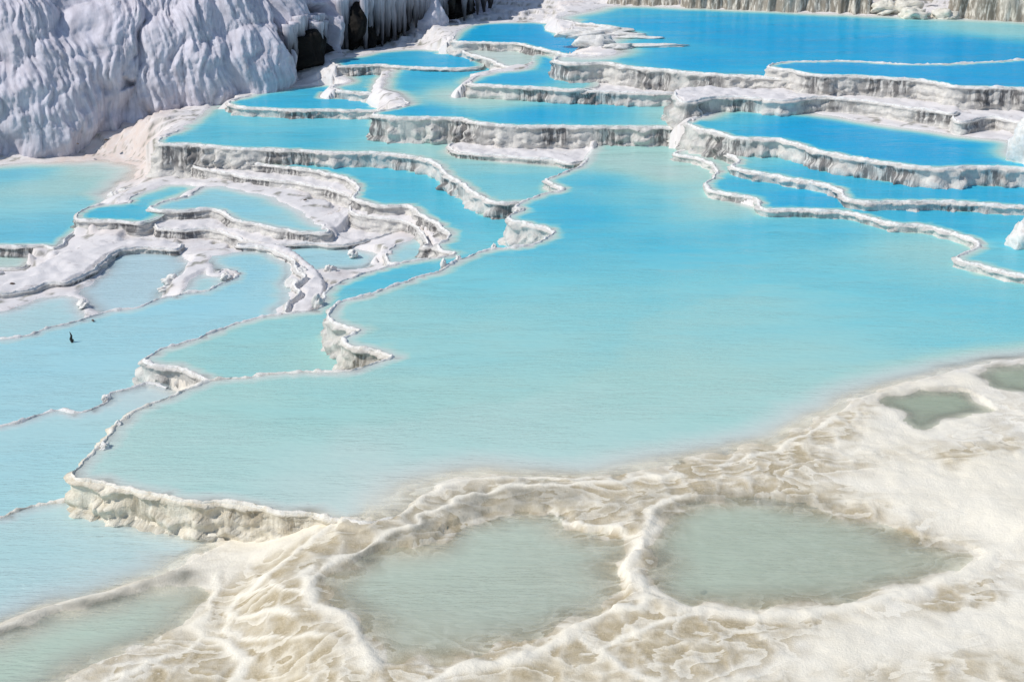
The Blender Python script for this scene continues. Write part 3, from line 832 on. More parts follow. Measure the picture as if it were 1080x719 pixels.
    if masks:
        for pl, sft in BRIGHT:
            cr = np.maximum(cr, .75 * sst(sft, -sft, poly_sd(X, Y, pl) + fbm(X * 2, Y * 2, 78, 3) * .3) * (1 - darkm) * (1 - tanm))
        pinkpoly = W2([(-90, 180), (-90, 160), (0, 158), (60, 146), (110, 134), (160, 112), (205, 118), (180, 140), (165, 150), (160, 172), (100, 168), (0, 172)], -.7)
        pk = sst(.8, -.6, poly_sd(X, Y, pinkpoly) + noise(X, Y, 77) * .5) * .95
        pk = np.maximum(pk, .35 * sst(.1, .5, fbm(X * .7, Y * .7, 79, 3)) * sst(24, 28, Y) * (1 - wet))
        return z, np.stack([tanm, darkm, pk], 1), cr, wet
    return z


# ------------------------------------------------------------------ ground sheet
def axis(parts, outer):
    a = [np.arange(s, e, st) for s, e, st in parts] + [np.array([parts[-1][1]])]
    a = np.concatenate(a)
    lo = [a[0] - d for d in outer][::-1]
    hi = [a[-1] + d for d in outer]
    return np.concatenate([lo, a, hi])


xs = axis([(-22, -8, .06), (-8, 8, .045), (8, 23, .085)], [1, 3, 8, 20, 60, 200, 600])
ys = axis([(10.5, 22, .035), (22, 32, .06), (32, 48, .065), (48, 66, .1)], [1, 3, 8, 20, 60, 200, 600])
GXX, GYY = np.meshgrid(xs, ys)
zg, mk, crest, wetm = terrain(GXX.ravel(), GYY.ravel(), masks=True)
outm = np.maximum(np.maximum(np.abs(GXX) - 23, 10.5 - GYY), np.maximum(GYY - 66, 0)).ravel()
zg = zg + np.where(GYY.ravel() > 30, 1, -.0) * 2.5 * sst(0, 30, outm) - np.where(GYY.ravel() < 12, 1, 0) * .5 * sst(0, 10, outm)
creamv = np.clip(sst(27, 19, GYY.ravel()) + .0, 0, 1)
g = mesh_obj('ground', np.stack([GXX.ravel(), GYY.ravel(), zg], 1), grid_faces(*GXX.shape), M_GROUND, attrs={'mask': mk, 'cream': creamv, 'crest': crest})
tag(g, 'white and cream travertine ground with tan crusted flats and low crests in front', 'ground', kind='structure')

# ------------------------------------------------------------------ water
WLAB = dict(
    M='large central turquoise pool fading from blue to pale aqua towards its cream shore',
    R3='narrow blue pool behind the lowest scalloped rim on the right',
    R2='thin blue pool strip between the two upper rims on the right',
    R1='long deep blue pool under the tall grey terrace wall on the right',
    T='deep blue lake along the top right below the far fluted walls',
    T2='deep blue raised pool with a thin white far rim at upper right',
    S2='small blue pool with an inlet pointing back, behind a studded rim at top centre',
    S1='blue pool nearest the lavender flats at the top centre',
    S0='tiny pale shelf pool stepped below the blue top centre pool',
    S3='wide blue pool with a pale triangular shallow behind the long stained wall',
    S4='thin blue pool strip in front of the dark stalactite curtain',
    S5='little pale blue pool between white banks below the thin strip pool',
    S6='blue crescent pool at the foot of the right end of the cliff',
    Q1='turquoise pool that wraps below the crescent pool and trails to a pale triangle',
    B='blue channel pool that winds past white walls down to a pale aqua bay',
    U2='pale blue oval pool behind dark studded rim on the left terraces',
    U1='small blue pool above the fluted grey overhanging wall on the left',
    W='light blue pool at the left edge below the pinkish bank',
    W2='tiny pale pool at the left edge below the dark rimmed one',
    U4='shallow lilac blue pan on the white flats left of the winding channel',
    U5='small blue notch pool against the white bank beside the channel',
    FL='wide lavender film of water over the white flats on the left',
    U6='small pale pocket of water behind the corner of the twig pool rim',
    FL2='small lavender pan at the left edge with white rim stones',
    PA='long light blue pool on the left with a twig standing in it',
    PC='pale blue pool on the left beside the white rim of the central pool',
    PD='pale aqua pool at lower left fading into cream sand below the knobbly wall',
    E='shallow grey green puddle in the lower left corner',
    F='grey green shallow basin in the middle of the cream foreground',
    G='greenish shallow basin at lower right ringed by tan crust',
    X1='dark grey puddle on the white shore at right',
    X2='small dark grey puddle cut by the right edge of the shore')


def build_water(p):
    off = p.shv ** 2 * .42 + np.where(p.tys == 'H', .1, .02)
    for f_ in (1, .6, .3):
        q_ = p.pts + p.nrm * off[:, None]
        low = (terrain(q_[:, 0], q_[:, 1]) < p.lv + .004) & (p.tys == 'S')
        low = np.convolve(np.r_[low[-3:], low, low[:3]], np.ones(7), 'valid') > 0
        off = np.where(low, off * f_ * .5 if f_ < .5 else off * .6, off)
    off = off[:, None]
    bp = (p.pts + p.nrm * off)[::2]
    lo, hi = bp.min(0), bp.max(0)
    st = .28 if p.key in ('M', 'T', 'B', 'PA') else .22
    gx, gy = np.meshgrid(np.arange(lo[0], hi[0], st), np.arange(lo[1], hi[1], st))
    gx = gx.ravel() + rng.uniform(-.04, .04, gx.size)
    gy = gy.ravel() + rng.uniform(-.04, .04, gy.size)
    i, sd, sh, rm = p.field(gx, gy)
    ok = sd < -.12
    # rows that follow the rim so the shallow edge is resolved
    inner = [(p.pts - p.nrm * o)[::3] for o in (.12, .3)]
    extra = np.vstack(inner)
    ei, esd, _, _ = p.field(extra[:, 0], extra[:, 1])
    extra = extra[ei][esd < -.09]
    pts = np.vstack([bp, extra, np.stack([gx[i][ok], gy[i][ok]], 1)])
    nb = len(bp)
    vv, ee, ff, *_ = delaunay_2d_cdt([Vector(q) for q in pts], [], [list(range(nb))], 1, 1e-4)
    V = np.array([(v.x, v.y) for v in vv])
    T_ = np.array([f for f in ff if len(f) == 3], np.int32)
    zt = terrain(V[:, 0], V[:, 1])
    dv = np.clip((p.lv - zt) / DM, 0, 1)
    fi, fsd, fsh, _ = p.field(V[:, 0], V[:, 1])
    fall = np.full(len(V), .0)
    fall[fi] = np.maximum(sst(-.02, .28, -fsd) * .85 + .15, sst(.05, .6, fsh))
    dv = np.minimum(dv, p.depth(V[:, 0], V[:, 1]) * 1.1 * fall)
    siltv = np.full(len(V), p.silt)
    milkv = np.clip(p.milk + .0 * V[:, 0], 0, 1)
    ctr = np.array([*V.mean(0), p.lv])
    a, b, c = V[T_[:, 0]], V[T_[:, 1]], V[T_[:, 2]]
    cr = (b[:, 0] - a[:, 0]) * (c[:, 1] - a[:, 1]) - (b[:, 1] - a[:, 1]) * (c[:, 0] - a[:, 0])
    T_[cr < 0] = T_[cr < 0][:, ::-1]
    V3 = np.column_stack([V, np.full(len(V), p.lv)]) - ctr
    o = mesh_obj('water', V3, T_, M_WATER, attrs={'water': np.stack([dv, siltv, milkv], 1)})
    o.location = ctr
    tag(o, WLAB[p.key], 'pool water', 'pools of spring water on the terraces', 'structure')


for p in ORDER:
    if not p.dry: build_water(p)

# ------------------------------------------------------------------ terrace walls
RLAB = dict(
    M=['knobbly cream wall and thin white rim holding back the large central pool'],
    R3=['lowest scalloped white rim on the right, beside the central pool'],
    R2=['second scalloped rim up from the central pool on the right, thin and studded'],
    R1=['grey striped scalloped wall in front of the long deep blue right pool'],
    K1=['low white ledge wall with dark studs between tall grey wall and right pool'],
    K3=['white block of ledge wall at the right edge above the long blue pool'],
    T=['white stained wall holding the top right lake, left of the raised pool', 'short white rim at the far left corner of the top right lake'],
    T2=['tall bluish grey fluted wall around the raised pool at upper right'],
    K2=['dark studded ledge wall stepped below the top right lake'],
    S2=['studded white rim in front of the small inlet pool at top centre'],
    S1=['dark studded rim of the blue pool next to the lavender flats'],
    S0=['bright white zigzag wall of the tiny shelf pool at top centre'],
    S3=['long wall with dark grey vertical stains across the upper middle'],
    S4=['thin white rim below the stalactite curtain pool'],
    S5=['short white rim of the little pale pool above the crescent pool'],
    S6=['white wall with dark stains in front of the crescent pool by the cliff'],
    Q1=['thin white rim with small knobs running below the turquoise wrap-around pool'],
    B=['stepped white wall along the winding channel pool on the left side'],
    U2=['dark studded brownish rim in front of the pale oval pool', 'thin white rim between the oval pool and its left neighbour'],
    U1=['grey fluted overhanging wall below the small left pool', 'thin white back rim of the small pool above the fluted wall'],
    W=['dark brown studded rim at the left edge under the light blue pool'],
    W2=['small cream lip at the left edge below the dark studded rim'],
    U4=['low white lip at the front of the lilac pan'],
    U5=['low white lip of the small notch pool beside the channel'],
    PA=['thin dark edged rim between the lavender flats and the twig pool'],
    PC=['faint wavy rim between the two pale pools on the left'],
    PD=['short faint rim at lower left above the pale aqua pool'],
    K5=['second studded step below the channel pool wall on the left'],
    K10=['ragged low step across the white flats above the small lavender pan'],
    K11=['ragged white bank edge at the right end of the twig pool'],
    K12=['short studded step below the right end of the channel wall'],
    K7=['low crumbly step below the studded brownish rim on the left'],
    K9=['white tongue with a row of dark studs below the long stained wall'])

TOP = [(-.42, -.32), (-.22, -.15), (-.12, -.07), (-.075, -.02), (-.045, .012), (-.012, .03), (.02, .028), (.045, .010), (.06, -.015)]
NF = 26


def runs(p):
    """open runs of rim samples that nothing higher buries"""
    n = len(p.pts)
    ok = p.tys == 'R'
    for q in ORDER:
        if q.lv <= p.lv + .01: continue
        i, sd, _, _ = q.field(p.pts[:, 0], p.pts[:, 1])
        ok[i[sd < -.15]] = False
    if ok.all(): return [np.arange(n + 1) % n]
    res = []
    s = int(np.nonzero(~ok)[0][0])
    cur = []
    for k in range(n + 1):
        j = (s + k) % n
        if ok[j]: cur.append(j)
        else:
            if len(cur) > 6: res.append(np.array(cur))
            cur = []
    return res


def build_wall(p, idx, label):
    if idx[0] != idx[-1]:
        n_all = len(p.pts)
        idx = np.r_[(idx[0] - np.arange(5, 0, -1)) % n_all, idx, (idx[-1] + np.arange(1, 6)) % n_all]
    c = p.pts[idx]
    # resample evenly
    seg = np.r_[0, np.cumsum(np.linalg.norm(np.diff(c, axis=0), axis=1))]
    near = c[:, 1].min() < 30
    step = .05 if near else .07
    m = max(8, int(seg[-1] / step))
    t = np.linspace(0, seg[-1], m)
    x, y = np.interp(t, seg, c[:, 0]), np.interp(t, seg, c[:, 1])
    if idx[0] == idx[-1]:
        nx, ny = np.interp(t, seg, p.nrm[idx, 0]), np.interp(t, seg, p.nrm[idx, 1])
    else:
        tx, ty = np.gradient(x), np.gradient(y)
        kw = np.hanning(9); kw /= kw.sum()
        tx = np.convolve(np.pad(tx, 4, mode='edge'), kw, 'valid')
        ty = np.convolve(np.pad(ty, 4, mode='edge'), kw, 'valid')
        nx, ny = ty, -tx
    L = np.hypot(nx, ny)
    nx, ny = nx / L, ny / L
    # wall height from what lies outside
    hs = []
    for o in (.35, .6):
        hs.append(terrain(x + nx * o, y + ny * o, raw=True))
    H = np.clip(p.lv - np.minimum(hs[0], hs[1]), .07, 1.6)
    k = np.ones(25) / 25
    pad = np.pad(H, 12, mode='edge')
    H = np.convolve(pad, k, 'valid')
    endt = sst(0, .35, t) * sst(0, .35, t[-1] - t)
    if idx[0] == idx[-1]: endt = np.ones(m)
    s = t + (hash(p.key) % 7) * 0 + p.lv * 31.7
    knob = np.clip(noise(s / .16, s * 0 + 3, 81), 0, 1) * .6 + np.clip(noise(s / .45, s * 0 + 8, 82), 0, 1) * .7
    rows, stain, wuv = [], [], []
    for (d, z) in TOP:
        kz = (z + .05) / .1 if z > -.05 else 0
        dz = np.clip(kz, 0, 1) * (.075 * knob + .02 * noise(s / .09, s * 0 + 1, 83) + .016 * noise(s / .05, s * 0 + d * 11, 79)) - .015 * np.clip(kz, 0, 1)
        dd = d * (.55 + 1.1 * knob + .5 * np.clip(noise(s / 1.1, s * 0 + 15, 89), -.4, 1)) * (.55 if p.dry else .78) + noise(s / .12, s * 0 + d * 9, 84) * .018 + noise(s / .07, s * 0 + d * 17, 99) * .016
        rows.append(np.stack([x + nx * dd, y + ny * dd, p.lv + z * (.4 + .6 * endt) + dz * endt], 1))
        stain.append(np.zeros(m))
        wuv.append(np.stack([s, np.full(m, z), s * 0], 1))
    hb = np.clip(H / .5, .15, 1.5)
    butt = noise(s / .36, s * 0 + 2, 85) * .6 + noise(s / .95, s * 0 + 6, 86) * .5
    patch = sst(-.12, .2, noise(s / 1.5, s * 0 + 11, 87)) * (.55 + .45 * sst(-.2, .3, noise(s / .3, s * 0 + 4, 88)))
    for j in range(1, NF + 1):
        tau = j / NF
        z = -.015 - tau * (H + .14)
        fl = .05 - np.abs(noise(s / .12, tau * 1.0 + s * 0, 91)) * .09 - np.abs(noise(s / .3, tau * .9 + s * .3, 92)) * (.07 if p.cream > .5 else .12)
        step_ = (tau * (2.2 + hb) + noise(s / .5, s * 0 + 5, 93) * .9 + butt * .3)
        saw = (step_ - np.floor(step_))
        bul = butt * (.12 if p.cream > .5 else .18) * np.sin(math.pi * min(1, tau * 1.25) ** .8) * hb + (.5 - saw) * .10 * hb - fl * hb * np.sin(math.pi * tau ** .7) * 1.0
        lean = .075 + .24 * H * tau ** 1.3 + .22 * H * max(0, tau - .72) ** 1.5 * 4
        ins = -.06 * hb * np.exp(-((tau - .22) / .13) ** 2)
        kn = noise(s / .13, z / .11 + s * 0, 96) * .03 + noise(s / .27, z / .22 + s * 0, 97) * .04
        lean = lean + .20 * min(1, hb[0] * 0 + 1) * np.clip(H, 0, .7) * sst(.45, 1, tau) * np.clip(noise(s / .8, s * 0 + 21, 98) * 1.6 + .1, 0, 1)
        dd = lean + bul + ins + kn * np.clip(hb, .3, 1) * .6 + noise(s / .06, s * 0 + tau * 9, 94) * .012
        dd = np.maximum(dd, .05)
        rows.append(np.stack([x + nx * dd, y + ny * dd, p.lv + z + saw * .02 * hb], 1))
        band = sst(.02, .12, tau) * sst(.85, .4, tau) * (.55 + .6 * np.clip(noise(s / .2, tau * 2.5 + s * 0, 95) + .2, 0, 1))
        stain.append(np.clip(patch * band * p.stain * 1.9 * sst(.05, .2, H), 0, 1))
        wuv.append(np.stack([s, z, s * 0], 1))
    R = np.array(rows)
    S = np.array(stain)
    U = np.array(wuv)
    Y = R[..., 1]
    cream = p.cream * sst(25, 19, Y)
    root_loc = np.array([x[m // 2], y[m // 2], p.lv - H[m // 2]])
    root = empty('terrace_wall', root_loc)
    tag(root, label, 'terrace wall', 'scalloped travertine walls between the pools', 'thing')
    a = len(TOP)
    for nm, mt, sl in (('rim', M_RIM, slice(0, a)), ('wall_face', M_FACE, slice(a - 1, None))):
        r, st_, uv, cm = R[sl], S[sl], U[sl], cream[sl]
        V = r.reshape(-1, 3) - root_loc
        fc = grid_faces(r.shape[0], m)[:, ::-1]
        mesh_obj(nm, V, fc, mt, root, attrs={'stain': st_.ravel(), 'wuv': uv.reshape(-1, 3), 'cream': cm.ravel()})
    return root


for p in ORDER:
    if p.key not in RLAB: continue
    rr = runs(p)
    rr.sort(key=lambda a: -len(a))
    labs = RLAB[p.key]
    for n_, idx in enumerate(rr):
        if n_ >= len(labs):
            print('extra run', p.key, len(idx))
            build_wall(p, idx, 'short offcut of ' + labs[0])
        else:
            build_wall(p, idx, labs[n_])

# ------------------------------------------------------------------ flowstone cliff at upper left
foot = [(-330, 240, -1.1), (-200, 205, -1.05), (-90, 178, -.95), (0, 156, -.85), (60, 140, -.6), (110, 122, -.3), (150, 110, .0), (200, 103, .1), (250, 97, .12), (300, 88, .2), (318, 82, .3), (350, 66, .5),
        (365, 52, .7), (400, 48, .78), (430, 39, .9), (470, 24, 1.2), (497, 17, 1.4), (520, 4, 1.55), (540, -12, 1.7), (560, -40, 2.0)]
fp = np.array([at(*q) for q in foot])
fs = np.r_[0, np.cumsum(np.linalg.norm(np.diff(fp[:, :2], axis=0), axis=1))]
NU, NV = 900, 230
u = np.linspace(0, fs[-1], NU)
fxyz = np.stack([np.interp(u, fs, fp[:, k]) for k in range(3)], 1)
for _ in range(30):
    fxyz[1:-1] = (fxyz[:-2] + fxyz[1:-1] * 2 + fxyz[2:]) / 4
tg = np.gradient(fxyz[:, :2], axis=0)
for _ in range(60):
    tg[1:-1] = (tg[:-2] + tg[1:-1] * 2 + tg[2:]) / 4
tg /= np.linalg.norm(tg, axis=1)[:, None]
back = np.stack([-tg[:, 1], tg[:, 0]], 1)            # away from the camera, into the hill
v = np.linspace(-1.6, 7.5, NV)
LEAN = rad(66)
U_, V_ = np.meshgrid(u, v)
base = np.zeros((NV, NU, 3))
hor = np.minimum(V_, 5) * math.cos(LEAN) + np.maximum(0, V_ - 5) * 2.5 + 1.1
base[..., 0] = fxyz[None, :, 0] + back[None, :, 0] * hor
base[..., 1] = fxyz[None, :, 1] + back[None, :, 1] * hor
base[..., 2] = fxyz[None, :, 2] + np.minimum(V_, 5) * math.sin(LEAN) + np.maximum(0, V_ - 5) * .5
PXX, PYY = project(base)


def uv_at(px, py):
    k = np.argmin((PXX - px) ** 2 + (PYY - py) ** 2)
    return U_.ravel()[k], V_.ravel()[k]


disp = np.zeros_like(U_)
big = [(50, 112, 52, 1.0), (45, 62, 34, .7), (95, 130, 24, .5), (75, 72, 40, .8), (110, 45, 34, .7), (120, 85, 26, .5), (20, 30, 40, .6), (10, 100, 28, .5), (170, 45, 22, .5), (135, 20, 24, .5),
       (200, 30, 28, .6), (170, 62, 20, .4), (250, 22, 40, .7), (290, 18, 34, .6), (210, 80, 40, .9), (260, 65, 44, 1.1), (300, 55, 30, 1.0), (170, 95, 28, .5), (225, 55, 40, .7), (330, 68, 22, .8), (350, 30, 22, .7), (375, 8, 20, .5), (450, 5, 24, .6)]
wu = U_ + noise(U_ * .9, V_ * .9, 101) * .22
wv_ = V_ + noise(U_ * .9, V_ * .9, 102) * .35
rib = np.zeros_like(U_)
for px, py, r, a in big:
    u0, v0 = uv_at(px, py)
    d0 = HC / math.sin(rad(12))
    ru = r / F * d0 * 1.1
    rv = ru * 1.15
    aa, bb = (wu - u0) / ru, (wv_ - v0) / rv
    k = np.sqrt(np.clip(1 - aa ** 2 - bb ** 2, 0, 1)) * a * (1 - .22 * bb)
    disp = np.maximum(disp, k)
sm = np.zeros_like(U_)
for i in range(1100):
    u0, v0 = rng.uniform(0, fs[-1]), rng.uniform(-1.2, 5.2)
    ru = rng.uniform(.22, .62)
    rv = ru * rng.uniform(1.4, 2.9)
    ui = np.searchsorted(u, [u0 - 1.6, u0 + 1.6])
    vi = np.searchsorted(v, [v0 - 2.2, v0 + 2.2])
    sl = (slice(vi[0], vi[1]), slice(ui[0], ui[1]))
    aa, bb = (wu[sl] - u0) / ru, (wv_[sl] - v0) / rv
    bb = np.where(bb > 0, bb * 1.6, bb * .8)
    k = np.sqrt(np.clip(1 - aa ** 2 - bb ** 2, 0, 1)) * ru * .75 * (1 - .3 * bb)
    sm[sl] = np.maximum(sm[sl], k)
disp = disp * 1.15 + sm * .65
wf = wu + noise(U_ * 2.2, V_ * 2.2, 103) * .07
disp += .18 * (np.abs(noise(wf * 1.5, wv_ * .4, 111)) - .3) + .16 * (np.abs(noise(wf * 3.9, wv_ * .6, 112)) - .3) + .09 * (np.abs(noise(wf * 8.5, wv_ * 1.3, 113)) - .3) + .02 * noise(wf * 18, wv_ * 7, 116) + .09 * fbm(U_ * 1.6, V_ * 1.6, 114, 4)
disp += noise(U_ * .35, V_ * .3, 115) * .3
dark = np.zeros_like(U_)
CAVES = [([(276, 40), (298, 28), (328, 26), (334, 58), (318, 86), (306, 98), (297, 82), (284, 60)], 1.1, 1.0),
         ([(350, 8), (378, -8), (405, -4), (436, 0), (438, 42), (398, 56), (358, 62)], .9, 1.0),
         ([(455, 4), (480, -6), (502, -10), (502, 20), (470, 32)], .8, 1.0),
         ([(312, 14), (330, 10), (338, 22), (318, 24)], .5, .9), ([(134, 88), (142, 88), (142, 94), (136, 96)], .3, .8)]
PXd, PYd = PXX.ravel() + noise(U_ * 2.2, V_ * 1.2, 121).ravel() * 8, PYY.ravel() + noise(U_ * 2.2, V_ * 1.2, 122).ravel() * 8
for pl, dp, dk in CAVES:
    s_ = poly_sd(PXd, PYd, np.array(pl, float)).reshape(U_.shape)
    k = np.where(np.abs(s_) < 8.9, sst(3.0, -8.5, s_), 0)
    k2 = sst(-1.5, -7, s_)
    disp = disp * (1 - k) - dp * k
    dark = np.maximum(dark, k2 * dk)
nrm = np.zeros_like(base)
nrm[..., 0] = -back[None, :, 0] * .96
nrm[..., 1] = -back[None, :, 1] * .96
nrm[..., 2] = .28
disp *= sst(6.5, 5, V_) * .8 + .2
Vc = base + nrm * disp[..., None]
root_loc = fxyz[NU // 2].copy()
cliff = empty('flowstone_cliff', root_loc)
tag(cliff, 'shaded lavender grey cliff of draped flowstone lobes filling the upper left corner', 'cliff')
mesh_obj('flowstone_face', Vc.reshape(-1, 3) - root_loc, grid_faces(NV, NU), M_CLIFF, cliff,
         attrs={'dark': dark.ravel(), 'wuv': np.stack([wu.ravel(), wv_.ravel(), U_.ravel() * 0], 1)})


def taper_tube(path, radii, sides=9, seed=0):
    path = np.asarray(path, float)
    n = len(path)
    V = []
    for i in range(n):
        a = np.linspace(0, 2 * math.pi, sides, endpoint=False)
        r = radii[i] * (1 + .35 * noise(np.cos(a) * 1.3 + seed, np.sin(a) * 1.3 + i * .35, 131))
        d = path[min(i + 1, n - 1)] - path[max(i - 1, 0)]
        d /= np.linalg.norm(d)
        e = np.cross(d, [0.3, .9, .2])
        e /= np.linalg.norm(e)
        f = np.cross(d, e)
        V.append(path[i] + np.outer(np.cos(a) * r, e) + np.outer(np.sin(a) * r, f))
    V = np.vstack(V)
    fc = []
    for i in range(n - 1):
        for k in range(sides):
            fc.append((i * sides + k, i * sides + (k + 1) % sides, (i + 1) * sides + (k + 1) % sides, (i + 1) * sides + k))
    V = np.vstack([V, path[:1], path[-1:]])
    m = n * sides
    for k in range(sides):
        fc.append((m, (k + 1) % sides, k, k))
        fc.append((m + 1, (n - 1) * sides + k, (n - 1) * sides + (k + 1) % sides, (n - 1) * sides + (k + 1) % sides))
    return V, fc


def py_mesh(name, V, fc, mat, parent=None, attrs=None):
    me = bpy.data.meshes.new(name)
    me.from_pydata([tuple(q) for q in V], [], [tuple(dict.fromkeys(f)) for f in fc])
    me.polygons.foreach_set('use_smooth', np.full(len(me.polygons), True))
    me.update()
    for an, av in (attrs or {}).items():
        a = me.attributes.new(an, 'FLOAT' if np.ndim(av) == 1 else 'FLOAT_VECTOR', 'POINT')
        a.data.foreach_set('value' if np.ndim(av) == 1 else 'vector', np.asarray(av, np.float32).ravel())
    me.materials.append(mat)
    o = bpy.data.objects.new(name, me)
    C.objects.link(o)
    if parent: o.parent = parent
    return o


VF = Vc.reshape(-1, 3)
SX, SY = project(VF)
# hanging stalactites in front of the dark recesses: each a part of the cliff
for px, py, ln, rr_, of_ in [(*q, .7) if len(q) == 4 else q for q in [(306, 30, .5, .16, -1), (311, 27, .75, .12, -1), (316, 25, .55, .17, -1), (321, 24, .9, .12, -1), (326, 24, .6, .17, -1), (331, 25, .8, .12, -1), (336, 27, .5, .16, -1), (341, 29, .7, .14, -1),
                       (359, 0, 1.0, .15, -1), (364, -2, 1.3, .12, -1), (369, -2, .9, .17, -1), (374, -3, 1.4, .12, -1), (379, -3, 1.0, .17, -1), (384, -3, 1.3, .12, -1), (389, -2, 1.0, .16, -1), (356, 6, 1.3, .2), (360, 4, 1.0, .13), (440, -6, 1.3, .24), (448, -8, 1.2, .24), (456, -8, 1.1, .2), (498, -10, .6, .2), (364, 4, 1.15, .16), (370, 4, .95, .13), (376, -2, 1.35, .14), (383, 4, .9, .15), (388, 2, 1.25, .12), (394, 0, 1.0, .2), (401, 2, 1.2, .13), (407, 2, .85, .17), (413, 0, 1.2, .11), (419, -2, .7, .2), (426, -4, .9, .16), (432, -4, .9, .2),
                       (464, -6, .75, .16), (471, -6, .8, .12), (478, -8, .6, .16), (485, -8, .7, .12), (492, -10, .7, .16), (288, 44, .3, .16), (296, 41, .42, .15), (304, 38, .3, .14), (312, 36, .36, .14), (318, 33, .3, .15)]]:
    k = np.argmin((PXX - px) ** 2 + (PYY - py) ** 2)
    b0 = base.reshape(-1, 3)[k] + nrm.reshape(-1, 3)[k] * of_
    if of_ < 0:          # hang it from the face as it stands, just proud of the recess
        near_ = np.nonzero((SX - px) ** 2 + (SY - py) ** 2 < 9)[0]
        b0 = VF[near_[np.argmin(VF[near_, 1])]] + np.array([.05, -.22, -.2])
    b0 = b0 + np.array([0, 0, .4])
    L = ln * 1.3 + .45
    n = 12
    tt = np.linspace(0, 1, n)
    path = np.stack([b0[0] + .05 * noise(tt * 2, tt * 0 + px, 141), b0[1] + .05 * noise(tt * 2, tt * 0 + px, 142) - .05 * tt, b0[2] - tt * L], 1)
    rd = rr_ * (1.35 - 1.05 * tt ** 1.2) * (1 + .25 * noise(tt * 5, tt * 0 + px, 143))
    Vt, ft = taper_tube(path, rd, 9, px)
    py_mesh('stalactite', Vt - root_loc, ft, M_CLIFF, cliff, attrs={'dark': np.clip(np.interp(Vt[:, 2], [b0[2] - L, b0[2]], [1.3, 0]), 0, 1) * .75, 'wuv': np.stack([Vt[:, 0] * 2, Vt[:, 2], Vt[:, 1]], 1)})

# ------------------------------------------------------------------ far walls above the lake
def far_wall(label, a, b, hgt, seedv, amp=.22, lift=0):
    A, B_ = np.array(at(*a)), np.array(at(*b))
    L = np.linalg.norm((B_ - A)[:2])
    m = int(L / .06)
    t = np.linspace(0, 1, m)
    x, y, z0 = [A[k] + (B_[k] - A[k]) * t for k in range(3)]
    tn = (B_ - A)[:2] / L
    nx, ny = tn[1], -tn[0]
    s = t * L + seedv * 13.7
    rows, st, wu_ = [], [], []
    hh = hgt * (1 + .15 * noise(s / 1.5, s * 0, 151)) * sst(0, .06, t) ** .4 * sst(0, .06, 1 - t) ** .4
    nr = 30
    for j in range(nr + 1):
        ta = j / nr
        if ta <= .8:
            q = ta / .8
            zz = -.3 + (hh + .3) * (1 - (1 - q) ** 1.15)
            dd = .35 * (1 - q) ** 1.6 + amp * (1 - 2 * np.abs(noise(s / .5, s * 0 + q * .4, 152))) + .07 * (1 - 2 * np.abs(noise(s / .16, s * 0 + q * .8, 153))) + .3 * noise(s / 2.2, s * 0, 154)
        else:
            q = (ta - .8) / .2
            zz = hh + .12 * np.sin(q * 1.5)
            dd = -q * 1.8 + (1 - q) * (amp * (1 - 2 * np.abs(noise(s / .5, s * 0 + .4, 152))) + .3 * noise(s / 2.2, s * 0, 154))
        rows.append(np.stack([x + nx * dd, y + ny * dd, z0 + lift + zz], 1))
        st.append(np.clip((.75 + .6 * noise(s / .9, s * 0 + ta, 155)) * sst(0, .1, ta) * sst(.85, .65, ta), 0, 1))
        wu_.append(np.stack([s, zz + 0 * s, 0 * s], 1))
    R = np.array(rows)
    rl = R[0, m // 2]
    root = empty('terrace_wall', rl)
    tag(root, label, 'terrace wall', 'fluted walls on the far side of the lake', 'thing')
    for nm, mt, sl in (('wall_face', M_FACE, slice(0, 25)), ('rim', M_RIM, slice(24, None))):
        r = R[sl]
        mesh_obj(nm, r.reshape(-1, 3) - rl, grid_faces(r.shape[0], m), mt, root, attrs={'stain': np.array(st)[sl].ravel(), 'wuv': np.array(wu_)[sl].reshape(-1, 3), 'cream': np.full(r.shape[0] * m, .45)})


far_wall('dark fluted far wall at the top edge, left of the cream rubble', (718, 7, 1.35), (812, 11, 1.35), 1.2, 1)
far_wall('dark fluted far wall touching the cream rubble slope at the top edge', (808, 11, 1.35), (920, 15, 1.35), 1.3, 2)
far_wall('grey fluted far wall in the top right corner', (998, 17, 1.38), (1180, 26, 1.38), 1.6, 3)
far_wall('low white far bank wall at the top edge nearest the lavender flats', (640, 5, 1.35), (716, 7, 1.35), .35, 4, .1)


# ------------------------------------------------------------------ stones
def lump(name, loc, size, mat, label, cat, group=None, rot=0, seed=0, sub=36):
    th, ph = np.meshgrid(np.linspace(0, 2 * math.pi, sub, endpoint=False), np.linspace(0.02, math.pi - .02, sub // 2))
    X, Y, Z = np.cos(th) * np.sin(ph), np.sin(th) * np.sin(ph), np.cos(ph)
    r = 1 + .45 * noise(X * 1.3 + seed, Y * 1.3 + Z * 1.7, 161) + .25 * noise(X * 3.1 + seed, Y * 3.1 + Z * 3.7, 162) + .12 * noise(X * 7 + seed, Y * 7 + Z * 8, 163)
    V = np.stack([X * r * size[0], Y * r * size[1], np.maximum(Z * r, -.5) * size[2]], -1)
    rws, cl = th.shape
    i = np.arange(rws * cl).reshape(rws, cl)
    j = np.roll(i, -1, 1)
    fc = np.stack([i[:-1], i[1:], j[1:], j[:-1]], -1).reshape(-1, 4)
    o = mesh_obj(name, V.reshape(-1, 3), fc, mat)
    o.location = loc
    o.rotation_euler.z = rot
    tag(o, label, cat, group)
    return o


def zt(x, y):
    return float(terrain(np.array([x]), np.array([y]))[0])


